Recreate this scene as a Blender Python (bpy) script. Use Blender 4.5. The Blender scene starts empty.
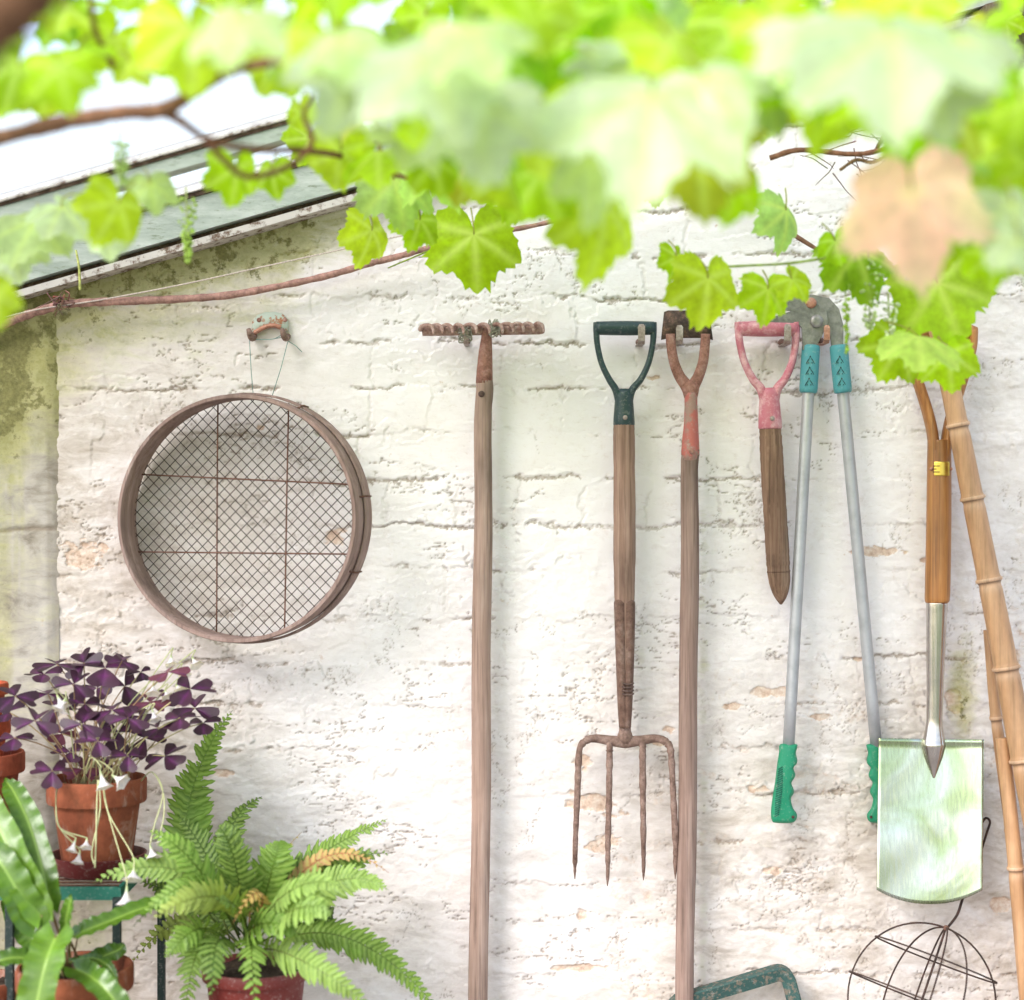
import bpy, math, random
import numpy as np
from mathutils import Vector, Matrix

R = math.radians
CAM_D, FPX = 3.2, 1792.0
CAM_Z = 1.25
scene = bpy.context.scene
col = scene.collection
rng = random.Random(7)


def W(px, py, d=0.0):
    """point of the place, d metres in front of the wall, seen at (px, py)"""
    k = (CAM_D - d) / FPX
    return Vector(((px - 512) * k, -d, CAM_Z + (500 - py) * k))


def PX(n, d=0.0):
    return n * (CAM_D - d) / FPX


# ------------------------------------------------------------------ mesh builder
class MB:
    def __init__(self):
        self.v, self.f, self.c, self.a = [], [], [], []
        self.cur, self.curA = (1, 1, 1), (0, 0, 0)

    def vert(self, p, c=None, a=None):
        self.v.append((p[0], p[1], p[2]))
        self.c.append(c or self.cur)
        self.a.append(a or self.curA)
        return len(self.v) - 1

    def tube(self, pts, radii, n=10, caps=True, flat=1.0, flat_axis=None, cols=None):
        pts = [Vector(p) for p in pts]
        if not hasattr(radii, '__len__'):
            radii = [radii] * len(pts)
        t0 = (pts[1] - pts[0]).normalized()
        ref = Vector((0, 1, 0)) if flat_axis is None else Vector(flat_axis)
        if abs(t0.dot(ref)) > .95:
            ref = Vector((1, 0, 0))
        rings = []
        for i, p in enumerate(pts):
            if i == 0:
                t = pts[1] - pts[0]
            elif i == len(pts) - 1:
                t = pts[-1] - pts[-2]
            else:
                t = (pts[i + 1] - p).normalized() + (p - pts[i - 1]).normalized()
            t = t.normalized() if t.length > 1e-9 else t0
            b = ref - t * ref.dot(t)
            if b.length < 1e-4:
                b = t.orthogonal()
            b.normalize()
            s = t.cross(b)
            if flat_axis is None:
                ref = b
            ring = []
            for k in range(n):
                an = 2 * math.pi * k / n
                q = p + (s * math.cos(an) + b * math.sin(an) * flat) * radii[i]
                ring.append(self.vert(q, cols[i] if cols else None))
            rings.append(ring)
        for i in range(len(rings) - 1):
            for k in range(n):
                k2 = (k + 1) % n
                self.f.append((rings[i][k], rings[i][k2], rings[i + 1][k2], rings[i + 1][k]))
        if caps:
            self.f.append(tuple(reversed(rings[0])))
            self.f.append(tuple(rings[-1]))

    def lathe(self, prof, origin, n=40, wob=0, seed=0, axis=None, cols=None):
        """prof: (radius, height) pairs; axis +z unless a rotation matrix is given"""
        o = Vector(origin)
        rs = random.Random(seed)
        ph = [rs.uniform(0, 6.28) for _ in range(3)]
        rings = []
        for j, (r, h) in enumerate(prof):
            ring = []
            for k in range(n):
                an = 2 * math.pi * k / n
                rr = r * (1 + wob * (math.sin(2 * an + ph[0]) + .6 * math.sin(3 * an + ph[1])))
                p = Vector((rr * math.cos(an), rr * math.sin(an), h))
                if axis:
                    p = axis @ p
                ring.append(self.vert(o + p, cols[j] if cols else None))
            rings.append(ring)
        for i in range(len(rings) - 1):
            for k in range(n):
                k2 = (k + 1) % n
                self.f.append((rings[i][k], rings[i][k2], rings[i + 1][k2], rings[i + 1][k]))
        self.f.append(tuple(reversed(rings[0])))
        self.f.append(tuple(rings[-1]))

    def obox(self, c, ax, ay, az, hx, hy, hz):
        c, ax, ay, az = Vector(c), Vector(ax), Vector(ay), Vector(az)
        i = []
        for sx in (-1, 1):
            for sy in (-1, 1):
                for sz in (-1, 1):
                    i.append(self.vert(c + ax * hx * sx + ay * hy * sy + az * hz * sz))
        for q in ((0, 1, 3, 2), (4, 6, 7, 5), (0, 4, 5, 1), (2, 3, 7, 6), (0, 2, 6, 4), (1, 5, 7, 3)):
            self.f.append(tuple(i[k] for k in q))

    def box(self, x0, x1, y0, y1, z0, z1):
        self.obox(((x0 + x1) / 2, (y0 + y1) / 2, (z0 + z1) / 2), (1, 0, 0), (0, 1, 0), (0, 0, 1),
                  (x1 - x0) / 2, (y1 - y0) / 2, (z1 - z0) / 2)

    def prism(self, pix, d0, d1, dome=0.0, inset=0.12):
        """outline given in the wall plane, between depths d0 (back) and d1 (front), front edge rounded over"""
        n = len(pix)
        dm = (d0 + d1) / 2
        P = [W(x, y, dm) for x, y in pix]
        cen = sum(P, Vector()) / n
        layers = [(d0, inset), (d0 + (d1 - d0) * .2, 0), (d0 + (d1 - d0) * .8, 0), (d1, inset)]
        rings = []
        for d, ins in layers:
            ring = []
            for i in range(n):
                a, b, c = P[i - 1], P[i], P[(i + 1) % n]
                e = ((c - b).normalized() + (b - a).normalized())
                e = e.normalized() if e.length > 1e-6 else (c - b).normalized()
                nn = Vector((-e.z, 0, e.x))
                if nn.dot(b - cen) > 0:
                    nn = -nn
                q = b + nn * ins * abs(d1 - d0)
                ring.append(self.vert((q.x, -d, q.z)))
            rings.append(ring)
        for i in range(3):
            for k in range(n):
                k2 = (k + 1) % n
                self.f.append((rings[i][k], rings[i][k2], rings[i + 1][k2], rings[i + 1][k]))
        self.f.append(tuple(reversed(rings[0])))
        self.f.append(tuple(rings[3]))

    def ball(self, c, r, n=8, m=5, sq=(1, 1, 1)):
        c = Vector(c)
        prof = [(r * math.sin(math.pi * (j + .001) / m) if 0 < j < m else r * .02, -r * math.cos(math.pi * j / m)) for j in range(m + 1)]
        i0 = len(self.v)
        self.lathe(prof, c, n)
        for i in range(i0, len(self.v)):
            p = Vector(self.v[i]) - c
            self.v[i] = tuple(c + Vector((p.x * sq[0], p.y * sq[1], p.z * sq[2])))

    def build(self, name, mat, parent=None, smooth=True, sharp=None, kind=None):
        off = Vector(parent.get('_o', (0, 0, 0))) if parent else Vector((0, 0, 0))
        me = bpy.data.meshes.new(name)
        V = np.array(self.v, dtype=np.float32) - np.array(off, dtype=np.float32)
        me.from_pydata(V.tolist(), [], self.f)
        at = me.color_attributes.new('col', 'FLOAT_COLOR', 'POINT')
        cc = np.ones((len(self.v), 4), dtype=np.float32)
        cc[:, :3] = np.array(self.c, dtype=np.float32)
        at.data.foreach_set('color', cc.ravel())
        at2 = me.color_attributes.new('aux', 'FLOAT_COLOR', 'POINT')
        cc[:, :3] = np.array(self.a, dtype=np.float32)
        at2.data.foreach_set('color', cc.ravel())
        me.materials.append(mat)
        me.update()
        import bmesh
        bm = bmesh.new()
        bm.from_mesh(me)
        bmesh.ops.recalc_face_normals(bm, faces=bm.faces)
        bm.to_mesh(me)
        bm.free()
        if smooth:
            me.shade_smooth()
            if sharp:
                me.set_sharp_from_angle(angle=R(sharp))
        o = bpy.data.objects.new(name, me)
        col.objects.link(o)
        if parent:
            o.parent = parent
            o['_o'] = tuple(off)
        if kind:
            o['kind'] = kind
        return o


def thing(name, label, cat, loc, group=None):
    o = bpy.data.objects.new(name, None)
    col.objects.link(o)
    o.location = loc
    o.empty_display_size = .05
    o['_o'] = tuple(loc)
    return tag(o, label, cat, group)


def tag(o, label, cat, group=None):
    o['label'] = label
    o['category'] = cat
    if group:
        o['group'] = group
    return o


def bez(p0, p1, p2, n):
    p0, p1, p2 = Vector(p0), Vector(p1), Vector(p2)
    return [p0 * (1 - t) ** 2 + p1 * 2 * t * (1 - t) + p2 * t * t for t in (i / n for i in range(n + 1))]


def smooth_path(pts, radii, k=6):
    """Catmull-Rom through pts, radii interpolated"""
    pts = [Vector(p) for p in pts]
    P = [pts[0] * 2 - pts[1]] + pts + [pts[-1] * 2 - pts[-2]]
    if not hasattr(radii, '__len__'):
        radii = [radii] * len(pts)
    op, orr = [], []
    for i in range(1, len(P) - 2):
        for j in range(k):
            t = j / k
            a, b, c, d = P[i - 1], P[i], P[i + 1], P[i + 2]
            op.append(.5 * ((2 * b) + (c - a) * t + (2 * a - 5 * b + 4 * c - d) * t * t + (3 * b - a - 3 * c + d) * t ** 3))
            orr.append(radii[i - 1] * (1 - t) + radii[i] * t)
    op.append(pts[-1])
    orr.append(radii[-1])
    return op, orr


def worn(rr, seed, amt=.03):
    rs = random.Random(seed)
    ph = [rs.uniform(0, 6.28) for _ in range(3)]
    return [r * (1 + amt * (.5 * math.sin(i * .37 + ph[0]) + .35 * math.sin(i * .91 + ph[1]) + .3 * math.sin(i * 1.9 + ph[2]))) for i, r in enumerate(rr)]


# ------------------------------------------------------------------ materials
class NT:
    def __init__(self, name):
        self.m = bpy.data.materials.new(name)
        self.m.use_nodes = True
        self.t = self.m.node_tree
        self.t.nodes.clear()
        self.out = self.n('ShaderNodeOutputMaterial')

    def n(self, ty, **kw):
        nd = self.t.nodes.new(ty)
        for k, v in kw.items():
            if k.startswith('i_'):
                nd.inputs[k[2:].replace('_', ' ')].default_value = v
            else:
                setattr(nd, k, v)
        return nd

    def l(self, a, b):
        self.t.links.new(a, b)

    def obj(self, scale=(1, 1, 1), coord='Object'):
        tc = self.n('ShaderNodeTexCoord')
        mp = self.n('ShaderNodeMapping')
        mp.inputs['Scale'].default_value = scale
        self.l(tc.outputs[coord], mp.inputs['Vector'])
        return mp.outputs['Vector']

    def noise(self, vec, scale, detail=6, rough=.6, dist=0):
        nd = self.n('ShaderNodeTexNoise')
        nd.inputs['Scale'].default_value = scale
        nd.inputs['Detail'].default_value = detail
        nd.inputs['Roughness'].default_value = rough
        nd.inputs['Distortion'].default_value = dist
        self.l(vec, nd.inputs['Vector'])
        return nd.outputs['Fac']

    def ramp(self, fac, stops):
        nd = self.n('ShaderNodeValToRGB')
        e = nd.color_ramp.elements
        while len(e) < len(stops):
            e.new(.5)
        for i, (p, c) in enumerate(stops):
            e[i].position = p
            if not hasattr(c, '__len__'):
                c = (c, c, c)
            e[i].color = (*c, 1)
        self.l(fac, nd.inputs['Fac'])
        return nd.outputs['Color']

    def mix(self, a, b, fac, mode='MIX'):
        nd = self.n('ShaderNodeMix', data_type='RGBA', blend_type=mode)
        for sock, v in ((nd.inputs[6], a), (nd.inputs[7], b), (nd.inputs[0], fac)):
            if hasattr(v, 'is_linked'):
                self.l(v, sock)
            elif hasattr(v, '__len__'):
                sock.default_value = (*v, 1)
            else:
                sock.default_value = v
        return nd.outputs[2]

    def math(self, op, a, b=0.0, clamp=False):
        nd = self.n('ShaderNodeMath', operation=op, use_clamp=clamp)
        for sock, v in ((nd.inputs[0], a), (nd.inputs[1], b)):
            if hasattr(v, 'is_linked'):
                self.l(v, sock)
            else:
                sock.default_value = v
        return nd.outputs[0]

    def attr(self, name):
        nd = self.n('ShaderNodeAttribute', attribute_name=name)
        return nd.outputs['Color']

    def sep(self, c):
        nd = self.n('ShaderNodeSeparateColor')
        self.l(c, nd.inputs[0])
        return nd.outputs

    def bump(self, h, strength=.3, dist=.002):
        nd = self.n('ShaderNodeBump')
        nd.inputs['Strength'].default_value = strength
        nd.inputs['Distance'].default_value = dist
        self.l(h, nd.inputs['Height'])
        return nd.outputs['Normal']

    def pbsdf(self, color, rough=.6, metal=0.0, normal=None, spec=None):
        b = self.n('ShaderNodeBsdfPrincipled')
        for k, v in (('Base Color', color), ('Roughness', rough), ('Metallic', metal)):
            if hasattr(v, 'is_linked'):
                self.l(v, b.inputs[k])
            elif hasattr(v, '__len__'):
                b.inputs[k].default_value = (*v, 1)
            else:
                b.inputs[k].default_value = v
        if spec is not None:
            b.inputs['Specular IOR Level'].default_value = spec
        if normal is not None:
            self.l(normal, b.inputs['Normal'])
        return b.outputs['BSDF']

    def done(self, sh):
        self.l(sh, self.out.inputs['Surface'])
        return self.m


def m_wood(name, dark, mid, light, rough=.8, sc=1.0, coat=0.0):
    t = NT(name)
    v = t.obj((70 * sc, 70 * sc, 2.6 * sc))
    g = t.noise(v, 1.6, 8, .65, .4)
    fine = t.noise(t.obj((260, 260, 5)), 1.0, 4, .6)
    big = t.noise(t.obj((9, 9, 4)), 1.3, 4, .6)
    c = t.ramp(g, [(.25, dark), (.48, mid), (.72, light)])
    c = t.mix(c, t.ramp(big, [(.28, .48), (.46, .86), (.66, 1.16)]), .8, 'MULTIPLY')
    c = t.mix(c, t.ramp(fine, [(.34, .45), (.46, 1.0)]), .55, 'MULTIPLY')
    h = t.math('ADD', g, fine)
    return t.done(t.pbsdf(c, rough, 0, t.bump(h, .5, .0012), spec=.3 + coat))


def m_rust(name, a, b, c, rough=.8, sc=1.0, metal=0.0):
    t = NT(name)
    v = t.obj((1, 1, 1))
    n1 = t.noise(v, 55 * sc, 8, .7)
    n2 = t.noise(v, 260 * sc, 5, .65)
    cl = t.ramp(n1, [(.3, a), (.5, b), (.7, c)])
    cl = t.mix(cl, t.ramp(n2, [(.3, .55), (.6, 1.1)]), .7, 'MULTIPLY')
    return t.done(t.pbsdf(cl, rough, metal, t.bump(t.math('ADD', n1, n2), .6, .0012), spec=.25))


def m_paint(name, base, worn, wear=.62, rough=.4, sc=1.0, soft=.05, var=.25):
    t = NT(name)
    v = t.obj((1, 1, 1))
    n1 = t.noise(v, 42 * sc, 9, .7)
    n2 = t.noise(v, 18, 4, .6)
    b = t.mix(base, tuple(x * (1 - var) for x in base), n2)
    cl = t.mix(b, worn, t.ramp(n1, [(wear, 0.0), (wear + soft, 1.0)]))
    dust = t.noise(v, 150, 5, .7)
    cl = t.mix(cl, (.6, .55, .5), t.ramp(dust, [(.55, 0.0), (.75, .35)]))
    return t.done(t.pbsdf(cl, t.ramp(n1, [(.35, rough), (.7, min(1, rough + .35))]), 0, t.bump(n1, .25, .001)))


def m_metal(name, base, rough=.3, sc=(200, 200, 4), streak=.25, metal=1.0):
    t = NT(name)
    n1 = t.noise(t.obj(sc), 1.0, 5, .6)
    n2 = t.noise(t.obj((1, 1, 1)), 30, 6, .65)
    cl = t.mix(base, tuple(x * .6 for x in base), t.ramp(n2, [(.45, 0.0), (.8, .7)]))
    return t.done(t.pbsdf(cl, t.ramp(n1, [(.3, rough), (.75, rough + streak)]), metal, t.bump(n1, .06, .0006)))


def m_leaf(name, transl=.45, rough=.42, spec=.4, vein=(.75, .85, .35), tr_gain=1.3):
    """leaf colour from the 'col' attribute, veins from 'aux' red"""
    t = NT(name)
    c = t.attr('col')
    ax = t.sep(t.attr('aux'))
    n = t.noise(t.obj((1, 1, 1)), 60, 5, .6)
    c = t.mix(c, t.ramp(n, [(.3, .72), (.7, 1.18)]), .8, 'MULTIPLY')
    cv = t.mix(c, vein, t.math('MULTIPLY', ax[0], .6))
    nb = t.bump(t.math('SUBTRACT', n, t.math('MULTIPLY', ax[0], 1.2)), .35, .0015)
    p = t.pbsdf(cv, rough, 0, nb, spec=spec)
    tr = t.n('ShaderNodeBsdfTranslucent')
    tint = t.mix((tr_gain, tr_gain * 1.0, tr_gain * .45), (1.0, 1.02, .84), ax[2])
    tc = t.mix(cv, tint, 1.0, 'MULTIPLY')
    t.l(tc, tr.inputs['Color'])
    mx = t.n('ShaderNodeMixShader')
    mx.inputs[0].default_value = transl
    t.l(p, mx.inputs[1])
    t.l(tr.outputs[0], mx.inputs[2])
    return t.done(mx.outputs[0])


def m_attr(name, rough=.7, spec=.3, nsc=80, amt=.5, bump=.3):
    t = NT(name)
    c = t.attr('col')
    n = t.noise(t.obj((1, 1, 1)), nsc, 6, .65)
    c = t.mix(c, t.ramp(n, [(.3, 1 - amt), (.65, 1.08)]), .9, 'MULTIPLY')
    return t.done(t.pbsdf(c, rough, 0, t.bump(n, bump, .0015), spec=spec))


def m_terracotta(name, a, b):
    t = NT(name)
    v = t.obj((1, 1, 1))
    n1 = t.noise(v, 14, 7, .65)
    n2 = t.noise(v, 90, 6, .7)
    n3 = t.noise(t.obj((1, 1, .35)), 22, 6, .7, .5)
    c = t.ramp(n1, [(.3, a), (.65, b)])
    c = t.mix(c, (.62, .50, .40), t.ramp(n3, [(.56, 0.0), (.74, .55)]))
    c = t.mix(c, (.07, .035, .02), t.ramp(n3, [(.30, .8), (.46, 0.0)]))
    c = t.mix(c, t.ramp(n2, [(.3, .7), (.6, 1.05)]), .7, 'MULTIPLY')
    return t.done(t.pbsdf(c, .85, 0, t.bump(n2, .35, .0012), spec=.2))


M = {}
M['rake_wood'] = m_wood('rake_wood', (.21, .13, .10), (.36, .24, .19), (.47, .345, .29))
M['fork_wood'] = m_wood('fork_wood', (.16, .09, .065), (.29, .175, .13), (.43, .29, .225))
M['hoe_wood'] = m_wood('hoe_wood', (.16, .10, .08), (.285, .185, .15), (.39, .28, .235))
M['dib_wood'] = m_wood('dib_wood', (.07, .042, .028), (.22, .125, .082), (.40, .27, .19), sc=.8)
M['dib_tip'] = m_wood('dib_tip', (.035, .025, .02), (.10, .06, .04), (.24, .14, .09), sc=.8)
M['spade_wood'] = m_wood('spade_wood', (.22, .075, .018), (.40, .16, .042), (.52, .25, .08), rough=.42, coat=.2)
M['hoop_wood'] = m_wood('hoop_wood', (.20, .125, .10), (.31, .205, .175), (.42, .30, .265), sc=.5)
M['old_beam'] = m_wood('old_beam', (.08, .05, .035), (.16, .11, .08), (.3, .23, .18))
M['rust'] = m_rust('rust', (.10, .055, .04), (.24, .15, .12), (.36, .25, .21))
M['rust_pink'] = m_rust('rust_pink', (.22, .10, .075), (.40, .245, .205), (.58, .45, .40))
M['rust_red'] = m_rust('rust_red', (.17, .075, .055), (.33, .16, .125), (.45, .27, .23))
M['rust_dark'] = m_rust('rust_dark', (.05, .032, .028), (.10, .062, .052), (.20, .13, .11))
M['strap_metal'] = m_rust('strap_metal', (.09, .045, .032), (.17, .095, .07), (.27, .18, .145), rough=.6, sc=.7)
M['wire'] = m_rust('wire', (.03, .02, .017), (.06, .037, .03), (.13, .065, .05))
M['wire_red'] = m_rust('wire_red', (.10, .045, .03), (.17, .085, .06), (.25, .13, .10))
M['hoe_blade'] = m_rust('hoe_blade', (.03, .022, .02), (.09, .06, .05), (.27, .15, .11))
M['red_socket'] = m_paint('red_socket', (.52, .135, .11), (.33, .2, .165), wear=.47, soft=.1)
M['dk_green'] = m_paint('dk_green', (.024, .052, .056), (.25, .3, .29), wear=.66, rough=.3)
M['pink_red'] = m_paint('pink_red', (.58, .17, .22), (.80, .52, .53), wear=.46, rough=.38, soft=.25)
M['teal'] = m_paint('teal', (.085, .335, .375), (.26, .42, .42), wear=.64, rough=.42)
M['teal_dark'] = m_paint('teal_dark', (.015, .06, .065), (.02, .07, .07), wear=.8, rough=.6)
M['green_grip'] = m_paint('green_grip', (.010, .25, .125), (.05, .24, .15), wear=.62, rough=.38, var=.15)
M['green_dark'] = m_paint('green_dark', (.006, .12, .075), (.01, .15, .08), wear=.8, rough=.6)
M['silver'] = m_metal('silver', (.46, .455, .475), .36, streak=.15, metal=.4)
M['steel'] = m_rust('steel', (.16, .145, .14), (.27, .25, .245), (.40, .36, .34), rough=.42, metal=.5, sc=.4)
M['copper'] = m_rust('copper', (.35, .14, .085), (.50, .24, .17), (.62, .38, .30), rough=.5, metal=.3)
M['hook_metal'] = m_rust('hook_metal', (.22, .15, .12), (.38, .30, .27), (.52, .45, .42), rough=.5, metal=.25)
M['brass'] = m_metal('brass', (.80, .58, .12), .3)


def m_bamboo():
    t = NT('bamboo')
    c = t.attr('col')
    n1 = t.noise(t.obj((110, 110, 5)), 1, 6, .65)
    n2 = t.noise(t.obj((14, 14, 7)), 1, 5, .6)
    c = t.mix(c, t.ramp(n1, [(.3, .62), (.5, .96), (.7, 1.12)]), .9, 'MULTIPLY')
    c = t.mix(c, t.ramp(n2, [(.3, (.70, .60, .50)), (.6, (1.08, 1.08, 1.08))]), .8, 'MULTIPLY')
    return t.done(t.pbsdf(c, .42, 0, t.bump(n1, .25, .001), spec=.4))


M['bamboo'] = m_bamboo()
M['bark'] = m_attr('bark', rough=.85, spec=.15, nsc=120, amt=.55, bump=.7)
M['green_stand'] = m_paint('green_stand', (.012, .15, .10), (.20, .10, .06), wear=.64, rough=.45)
M['black_green'] = m_paint('black_green', (.008, .022, .018), (.06, .04, .03), wear=.68, rough=.5)
M['frame_green'] = m_paint('frame_green', (.035, .10, .088), (.18, .14, .105), wear=.51, rough=.6, sc=2.2, soft=.08, var=.5)
M['terra'] = m_terracotta('terra', (.17, .045, .022), (.32, .095, .045))
M['terra_dark'] = m_terracotta('terra_dark', (.24, .05, .028), (.40, .10, .05))
M['terra_red'] = m_terracotta('terra_red', (.36, .06, .025), (.50, .11, .045))
M['plastic_red'] = m_paint('plastic_red', (.20, .028, .022), (.26, .06, .045), wear=.7, rough=.42)
M['saucer'] = m_paint('saucer', (.13, .016, .016), (.2, .05, .04), wear=.7, rough=.4)
M['soil'] = m_rust('soil', (.018, .012, .008), (.045, .03, .02), (.10, .07, .05), rough=1)
M['leaf'] = m_leaf('vine_leaf', .56, .5, .28, (.66, .80, .26), tr_gain=1.55)
M['dead_leaf'] = m_leaf('withered_leaf', .42, .6, .2, (.85, .6, .45), tr_gain=1.7)
M['oxalis'] = m_leaf('oxalis_leaf', .14, .42, .35, (.12, .03, .11), tr_gain=1.1)
M['fern'] = m_leaf('fern_leaf', .32, .5, .3, (.45, .6, .15), tr_gain=1.2)
M['strap'] = m_leaf('strap_leaf', .28, .27, .55, (.45, .66, .12), tr_gain=1.2)
M['petal'] = m_leaf('petal', .35, .6, .2, (.9, .8, .9), tr_gain=1.0)
M['stem'] = m_attr('stem', rough=.6, spec=.3, nsc=60, amt=.3)
M['twine'] = m_attr('twine', rough=.95, spec=.1, nsc=300, amt=.5)
M['white_metal'] = m_paint('white_metal', (.62, .66, .62), (.26, .17, .12), wear=.58, rough=.55, soft=.1)


def m_spade():
    t = NT('polished_blade')
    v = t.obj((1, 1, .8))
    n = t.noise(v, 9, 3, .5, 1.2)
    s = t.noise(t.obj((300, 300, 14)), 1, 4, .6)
    c = t.ramp(n, [(.32, (.36, .42, .24)), (.48, (.49, .53, .42)), (.64, (.60, .62, .58))])  # green-white patches paint garden reflections into the base colour
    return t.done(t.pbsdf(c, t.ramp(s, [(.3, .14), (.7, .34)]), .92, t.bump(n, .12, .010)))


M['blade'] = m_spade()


def m_roofpaint():
    t = NT('weathered_white_paint')
    v = t.obj((1, 1, 1))
    n = t.noise(t.obj((2, 8, 8)), 4, 7, .7)
    n2 = t.noise(t.obj((8, 30, 30)), 5, 6, .7)
    c = t.ramp(n, [(.3, (.27, .31, .26)), (.5, (.42, .46, .40)), (.7, (.58, .60, .55))])
    c = t.mix(c, (.10, .13, .05), t.ramp(n2, [(.55, 0.0), (.75, .8)]))
    return t.done(t.pbsdf(c, .7, 0, t.bump(n2, .3, .001), spec=.25))


M['roof_paint'] = m_roofpaint()
M['strip'] = m_paint('strip_paint', (.66, .60, .55), (.16, .10, .07), wear=.5, rough=.7, sc=1.2, soft=.1)
M['gasket_gap'] = m_rust('gasket_gap', (.05, .03, .022), (.12, .07, .05), (.25, .17, .13))


def m_glass():
    t = NT('dusty_glass')
    n = t.noise(t.obj((1, 1, 1)), 5, 6, .7)
    tr = t.n('ShaderNodeBsdfTransparent')
    tr.inputs[0].default_value = (.96, .97, .96, 1)
    p = t.pbsdf((.92, .92, .92), .25, 0, spec=.5)
    tl = t.n('ShaderNodeBsdfTranslucent')
    tl.inputs[0].default_value = (.92, .93, .92, 1)
    m1 = t.n('ShaderNodeMixShader')
    m1.inputs[0].default_value = .6
    t.l(p, m1.inputs[1])
    t.l(tl.outputs[0], m1.inputs[2])
    m2 = t.n('ShaderNodeMixShader')
    t.l(t.ramp(n, [(.3, .22), (.75, .42)]), m2.inputs[0])
    t.l(tr.outputs[0], m2.inputs[1])
    t.l(m1.outputs[0], m2.inputs[2])
    return t.done(m2.outputs[0])


M['glass'] = m_glass()


def m_wall(name, pier=False):
    t = NT(name)
    a = t.attr('masks')
    s = t.sep(a)                     # r joint/crack grime, g moss and painted shade, b chipped paint
    dirt_shade = t.n('ShaderNodeAttribute', attribute_name='masks').outputs['Alpha']
    v = t.obj((1, 1, 1))
    n1 = t.noise(v, 5, 6, .6)
    n2 = t.noise(v, 34, 8, .7)
    n3 = t.noise(v, 170, 6, .7)
    n4 = t.noise(t.obj((1, 1, 2.2)), 12, 7, .68, .6)
    c = t.ramp(n1, [(.3, (.87, .80, .79)), (.55, (.92, .865, .88)), (.75, (.935, .89, .91))])
    c = t.mix(c, t.ramp(n2, [(.28, (.82, .76, .72)), (.45, (1, 1, 1))]), .55, 'MULTIPLY')
    # grubby beige film, with painted shade behind the plants
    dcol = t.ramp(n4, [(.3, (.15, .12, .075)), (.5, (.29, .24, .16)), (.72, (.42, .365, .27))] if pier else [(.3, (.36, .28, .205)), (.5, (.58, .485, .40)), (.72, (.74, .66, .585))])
    dfac = t.math('MULTIPLY', dirt_shade, t.ramp(n4, [(.25, 1.0), (.72, .55)]), True)
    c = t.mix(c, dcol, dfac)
    # stained joints and cracks
    jf = t.math('MULTIPLY', s[0], t.ramp(n3, [(.3, .95), (.7, .35)]), True)
    c = t.mix(c, (.30, .22, .16), jf)
    # rust-brown specks where paint has lifted
    sp = t.math('MULTIPLY', t.ramp(n2, [(.655, 0.0), (.70, 1.0)]), t.ramp(n1, [(.42, 0.0), (.6, .75)]))
    c = t.mix(c, (.56, .37, .25), sp)
    # chips of bare brick
    ch = t.math('MULTIPLY', s[2], 1.35)
    ch = t.math('ADD', ch, t.math('MULTIPLY', t.math('SUBTRACT', n2, .5), 1.5))
    cf = t.ramp(ch, [(.52, 0.0), (.64, .30), (.86, .85)])
    ccol = t.ramp(t.noise(v, 60, 5, .7), [(.3, (.42, .25, .17)), (.48, (.66, .47, .35)), (.62, (.78, .65, .55))])
    c = t.mix(c, ccol, cf)
    # moss and algae, plus shade painted below the plant shelf
    mo = t.math('ADD', t.math('MULTIPLY', s[1], 1.25), t.math('MULTIPLY', t.math('SUBTRACT', n4, .5), 1.3))
    c = t.mix(c, t.ramp(n2, [(.35, (.26, .25, .05)), (.6, (.48, .44, .18))]), t.ramp(mo, [(.38, 0.0), (.85, .8)]))
    mo2 = t.math('ADD', t.math('MULTIPLY', s[1], 1.1), t.math('MULTIPLY', t.math('SUBTRACT', n2, .5), 2.4))
    c = t.mix(c, t.ramp(n3, [(.3, (.07, .065, .02)), (.65, (.22, .20, .07))]), t.ramp(mo2, [(.80, 0.0), (1.35, .85)]))
    n5 = t.noise(t.obj((1, 1, 3.2)), 62, 7, .72, .8)
    n6 = t.noise(t.obj((1, 1, 1.6)), 420, 3, .6)
    c = t.mix(c, t.ramp(n5, [(.30, (.72, .64, .58)), (.42, (1, 1, 1))]), .5, 'MULTIPLY')
    h = t.math('ADD', t.math('MULTIPLY', n2, .6), t.math('MULTIPLY', n3, .45))
    h = t.math('ADD', h, t.math('MULTIPLY', n5, .6))
    h = t.math('ADD', h, t.math('MULTIPLY', n6, .12))
    h = t.math('SUBTRACT', h, t.math('MULTIPLY', cf, .9))
    return t.done(t.pbsdf(c, .85, 0, t.bump(h, .45, .0022), spec=.2))


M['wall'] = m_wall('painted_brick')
M['pier'] = m_wall('stained_render', True)


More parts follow.
